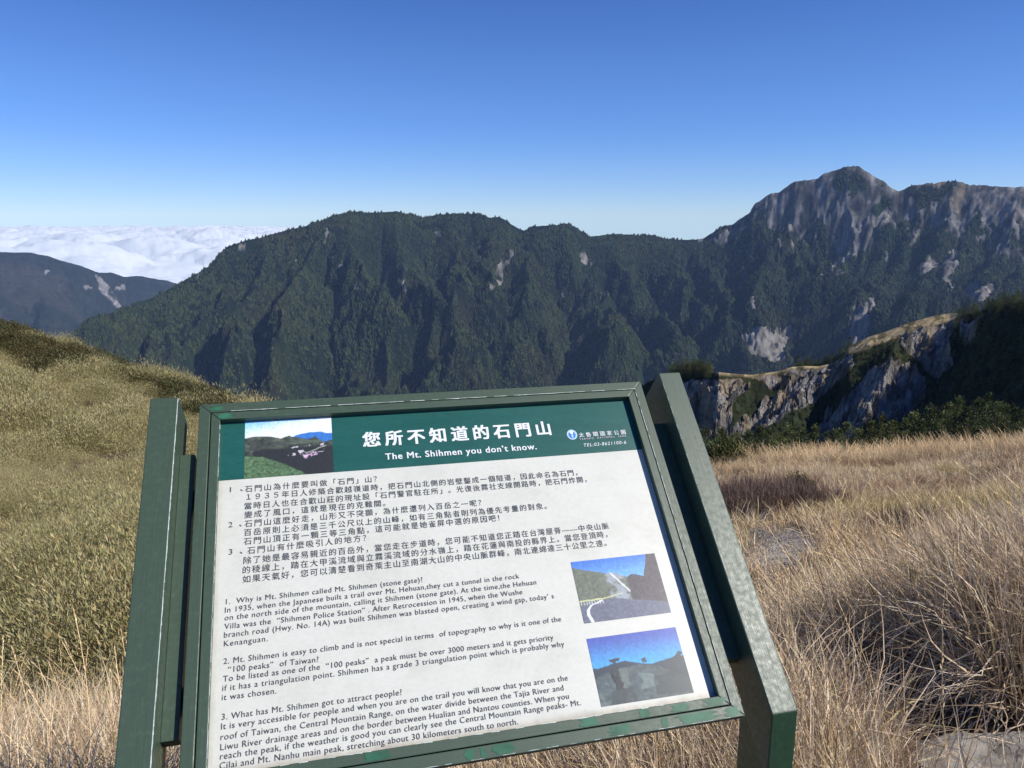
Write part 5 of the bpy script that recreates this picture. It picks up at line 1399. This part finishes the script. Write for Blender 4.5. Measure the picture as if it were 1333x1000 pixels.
# round emblem: pale disc, blue ball and white peak
cu, cv = uvpx(744.5, 566.3)
def disc_uv(name, u, v, ru, rv, n, mat, seg=28, a0=0, a1=2 * math.pi):
    V = [W(u, v, n)] + [W(u + ru * math.cos(a0 + (a1 - a0) * k / seg), v + rv * math.sin(a0 + (a1 - a0) * k / seg), n) for k in range(seg + 1)]
    return link(name, np_mesh(name, np.array(V), np.array([(0, k + 2, k + 1) for k in range(seg)]), False), mat, panel)
disc_uv('emblem', cu, cv, .0115, .0125, PD + .0013, simple('emblem_pale_blue', (.45, .62, .80), .4))
disc_uv('emblem', cu, cv + .0005, .0080, .0090, PD + .0016, simple('emblem_blue', (.05, .18, .55), .4))
disc_uv('emblem', cu - .0005, cv - .0055, .0040, .0040, PD + .0019, MAT['white_ink'])
disc_uv('emblem', cu, cv + .0030, .0022, .0050, PD + .0019, simple('emblem_sky', (.40, .62, .85), .4))

# ---- side beams, posts and cleats
BU = ((-.0860, -.0340), (.9830, 1.0340))
for (u0, u1), k in zip(BU, (0, 1)):
    v1 = .733
    # sloped beam, square cut at the top, plumb cut at the bottom where it meets the post
    nb = -.070; dv = (.030 - nb) * (SN.z / -SV.z) * 1.0
    lo_f = [(u0, v1, .030), (u1, v1, .030)]
    # plumb cut: moving down the world vertical from the front lower edge
    fall = .100
    c = [W(u0, 0, .030), W(u1, 0, .030), W(u1, v1, .030), W(u0, v1, .030)]
    zdn = Vector((0, 0, -1)); t_ = (-.100) / (zdn.dot(SN)) ; 
    bk = lambda u: Wd(SO + SU * u + SV * v1 + SN * .030 + zdn * t_)
    c += [W(u0, 0, nb), W(u1, 0, nb), bk(u1), bk(u0)]
    prism('side_beam', c, MAT['paint'], sign, .0022, seed=20 + k)
    # upright post below, flush side faces, standing 102 mm deep
    hd = Vector((-SU[1], SU[0], 0)) * .102
    e0 = SO + SU * (u0 + .0006) + SV * v1 + SN * .030; e1 = SO + SU * (u1 - .0006) + SV * v1 + SN * .030
    out_ = Vector((SU[1], -SU[0], 0)) * .0006
    tf = .010                                                # how far below the corner the post begins
    zg = float(ground(np.array([e0.x]), np.array([e0.y]))[0]) - .25
    f0 = e0 + out_ + zdn * tf; f1 = e1 + out_ + zdn * tf
    b0 = e0 + hd + zdn * (.010) ; b1 = e1 + hd + zdn * (.010)
    dn = lambda P: Vector((P.x, P.y, zg))
    # top of the post is cut along the underside of the beam
    up = lambda P: P + Vector((0, 0, .004))
    c = [Wd(dn(f0)), Wd(dn(f1)), Wd(f1 + zdn * -.009), Wd(f0 + zdn * -.009), Wd(dn(e0 + hd)), Wd(dn(e1 + hd)), Wd(e1 + hd), Wd(e0 + hd)]
    prism('post', c, MAT['paint_dark'], sign, .0015, seed=30 + k)
box_uvn('cleat', -.0338, -.0066, .104, .622, -.060, -.018, MAT['paint'], sign, .0012, 40)
box_uvn('cleat', PW + .0066, .9828, .104, .622, -.060, -.018, MAT['paint'], sign, .0012, 41)
# cross bars behind the board carry it between the beams
box_uvn('cross_bar', -.0338, .9828, .16, .205, -.082, -.0605, MAT['paint_dark'], sign, .0012, 42)
box_uvn('cross_bar', -.0338, .9828, .53, .575, -.082, -.0605, MAT['paint_dark'], sign, .0012, 43)
box_uvn('batten', .10, .14, .10, .62, -.0603, -.0365, MAT['paint_dark'], sign, .0012, 44)
box_uvn('batten', .80, .84, .10, .62, -.0603, -.0365, MAT['paint_dark'], sign, .0012, 45)

# ---- retouched paint and worn edges on the rails
def blob(parent, u, v, ru, rv, n, mat, name, seed, lim=None):
    g = np.random.default_rng(seed); k = 18; V = [W(u, v, n)]
    for i in range(k):
        a = 2 * math.pi * i / k; q = 1 + .28 * g.normal()
        q = min(max(q, .55), 1.35)
        uu = u + ru * max(-1, min(1, 1.3 * math.cos(a))) * (q if abs(math.cos(a)) > .5 else 1); vv = v + rv * max(-1, min(1, 1.3 * math.sin(a))) * (.8 + .2 * g.random())
        V.append(W(uu, vv, n))
    F = np.array([(0, 1 + (i + 1) % k, 1 + i) for i in range(k)])
    return link(name, np_mesh(name, np.array(V), F, False), mat, parent)
rb, bb = rails[2], beads[2]
for i, (px_, py_, ru, which) in enumerate([(951, 921, .013, 'o'), (903, 934, .040, 'o'), (807, 951, .018, 'o'), (866, 944, .006, 'o'), (655, 977, .016, 'o'), (612, 984, .008, 'o'), (630, 986, .004, 'o'),
                                           (930, 913, .020, 'i'), (886, 922, .016, 'i'), (840, 930, .010, 'i'), (768, 942, .014, 'i'), (492, 983, .018, 'i')]):
    u, v = uvpx(px_, py_, 0)
    if which == 'o': blob(rb, u, PH - .0105, ru, .0085, .0004, MAT['bright_green'], 'paint_patch', 800 + i)
    else: blob(bb, min(u, PW - .045), PH - .0226 - .0085, ru, .0070, -.0010, MAT['bright_green'], 'paint_patch', 800 + i)
u, v = uvpx(282, 532, 0); blob(rails[0], u, v, .010, .0055, .0006, MAT['bright_green'], 'paint_patch', 830)
u, v = uvpx(294, 540, 0); blob(beads[0], u, .0300, .012, .0065, -.0008, MAT['bright_green'], 'paint_patch', 831)
def worn(parent, pts, w, mat, name, seed, gaps=.35):
    """broken bright line along an edge"""
    g = np.random.default_rng(seed); V = []; F = []
    A_, B_ = Vector(pts[0]), Vector(pts[1]); side = Vector(pts[2]).normalized(); n = 60
    for i in range(n):
        if g.random() < gaps: continue
        p = A_ + (B_ - A_) * (i / n); q = A_ + (B_ - A_) * ((i + 1) / n); a_, b_ = w * g.uniform(.3, 1), w * g.uniform(.3, 1)
        o = len(V); V += [p, q, q + side * b_, p + side * a_]; F.append((o, o + 1, o + 2, o + 3))
    return link(name, np_mesh(name, np.array([tuple(v) for v in V]), np.array(F), False), mat, parent)
kids = [o for o in sign.children if o.name.startswith('side_beam')]
e_ = .0006
worn(kids[0], (W(-.0358, .004, .0304), W(-.0358, .728, .0304), W(-.03, .3, .0304) - W(-.035, .3, .0304)), .0021, MAT['bare'], 'worn_edge', 1, .02)
worn(kids[1], (W(.9852, .004, .0304), W(.9852, .728, .0304), W(.98, .3, .0304) - W(.985, .3, .0304)), .0007, MAT['bare'], 'worn_edge', 2, .5)
worn(rails[0], (W(.03, .0192, .0006), W(.93, .0192, .0006), W(.03, .02, 0) - W(.03, .019, 0)), .0016, MAT['bare'], 'worn_edge', 3, .25)
worn(rails[1], (W(PW - .0200, .03, .0006), W(PW - .0200, .70, .0006), W(.93, .03, 0) - W(.92, .03, 0)), .0014, MAT['bare'], 'worn_edge', 4, .35)
worn(beads[2], (W(.05, PH - .0396, -.0006), W(.90, PH - .0396, -.0006), W(.0, .03, 0) - W(.0, .02, 0)), .0016, MAT['bare'], 'worn_edge', 5, .6)
worn(rails[2], (W(.3, PH - .0012, .0005), W(.94, PH - .0012, .0005), W(.0, .02, 0) - W(.0, .03, 0)), .0010, MAT['bare'], 'worn_edge', 6, .6)
worn(beads[3], (W(.0392, .05, -.0010), W(.0392, .68, -.0010), W(.03, .03, 0) - W(.02, .03, 0)), .0014, MAT['bare'], 'worn_edge', 7, .3)

# ------------------------------------------------------------------ air
hz = bpy.data.materials.new('haze_air'); hz.use_nodes = True; t = hz.node_tree; t.nodes.clear()
out = t.nodes.new('ShaderNodeOutputMaterial'); pv = t.nodes.new('ShaderNodeVolumePrincipled')
pv.inputs['Color'].default_value = (0.42, 0.62, 1.0, 1); pv.inputs['Density'].default_value = HAZE
pv.inputs['Anisotropy'].default_value = 0.0
t.links.new(pv.outputs[0], out.inputs['Volume'])
bm = bmesh.new(); bmesh.ops.create_cube(bm, size=1.0)
for v in bm.verts: v.co = Vector((v.co.x * 26400, v.co.y * 26400, -1700 + (v.co.z + .5) * 2500))
me = bpy.data.meshes.new('haze'); bm.to_mesh(me); bm.free()
o = link('haze', me, hz); tag(o, 'thin blue mountain haze', None, None, 'stuff')
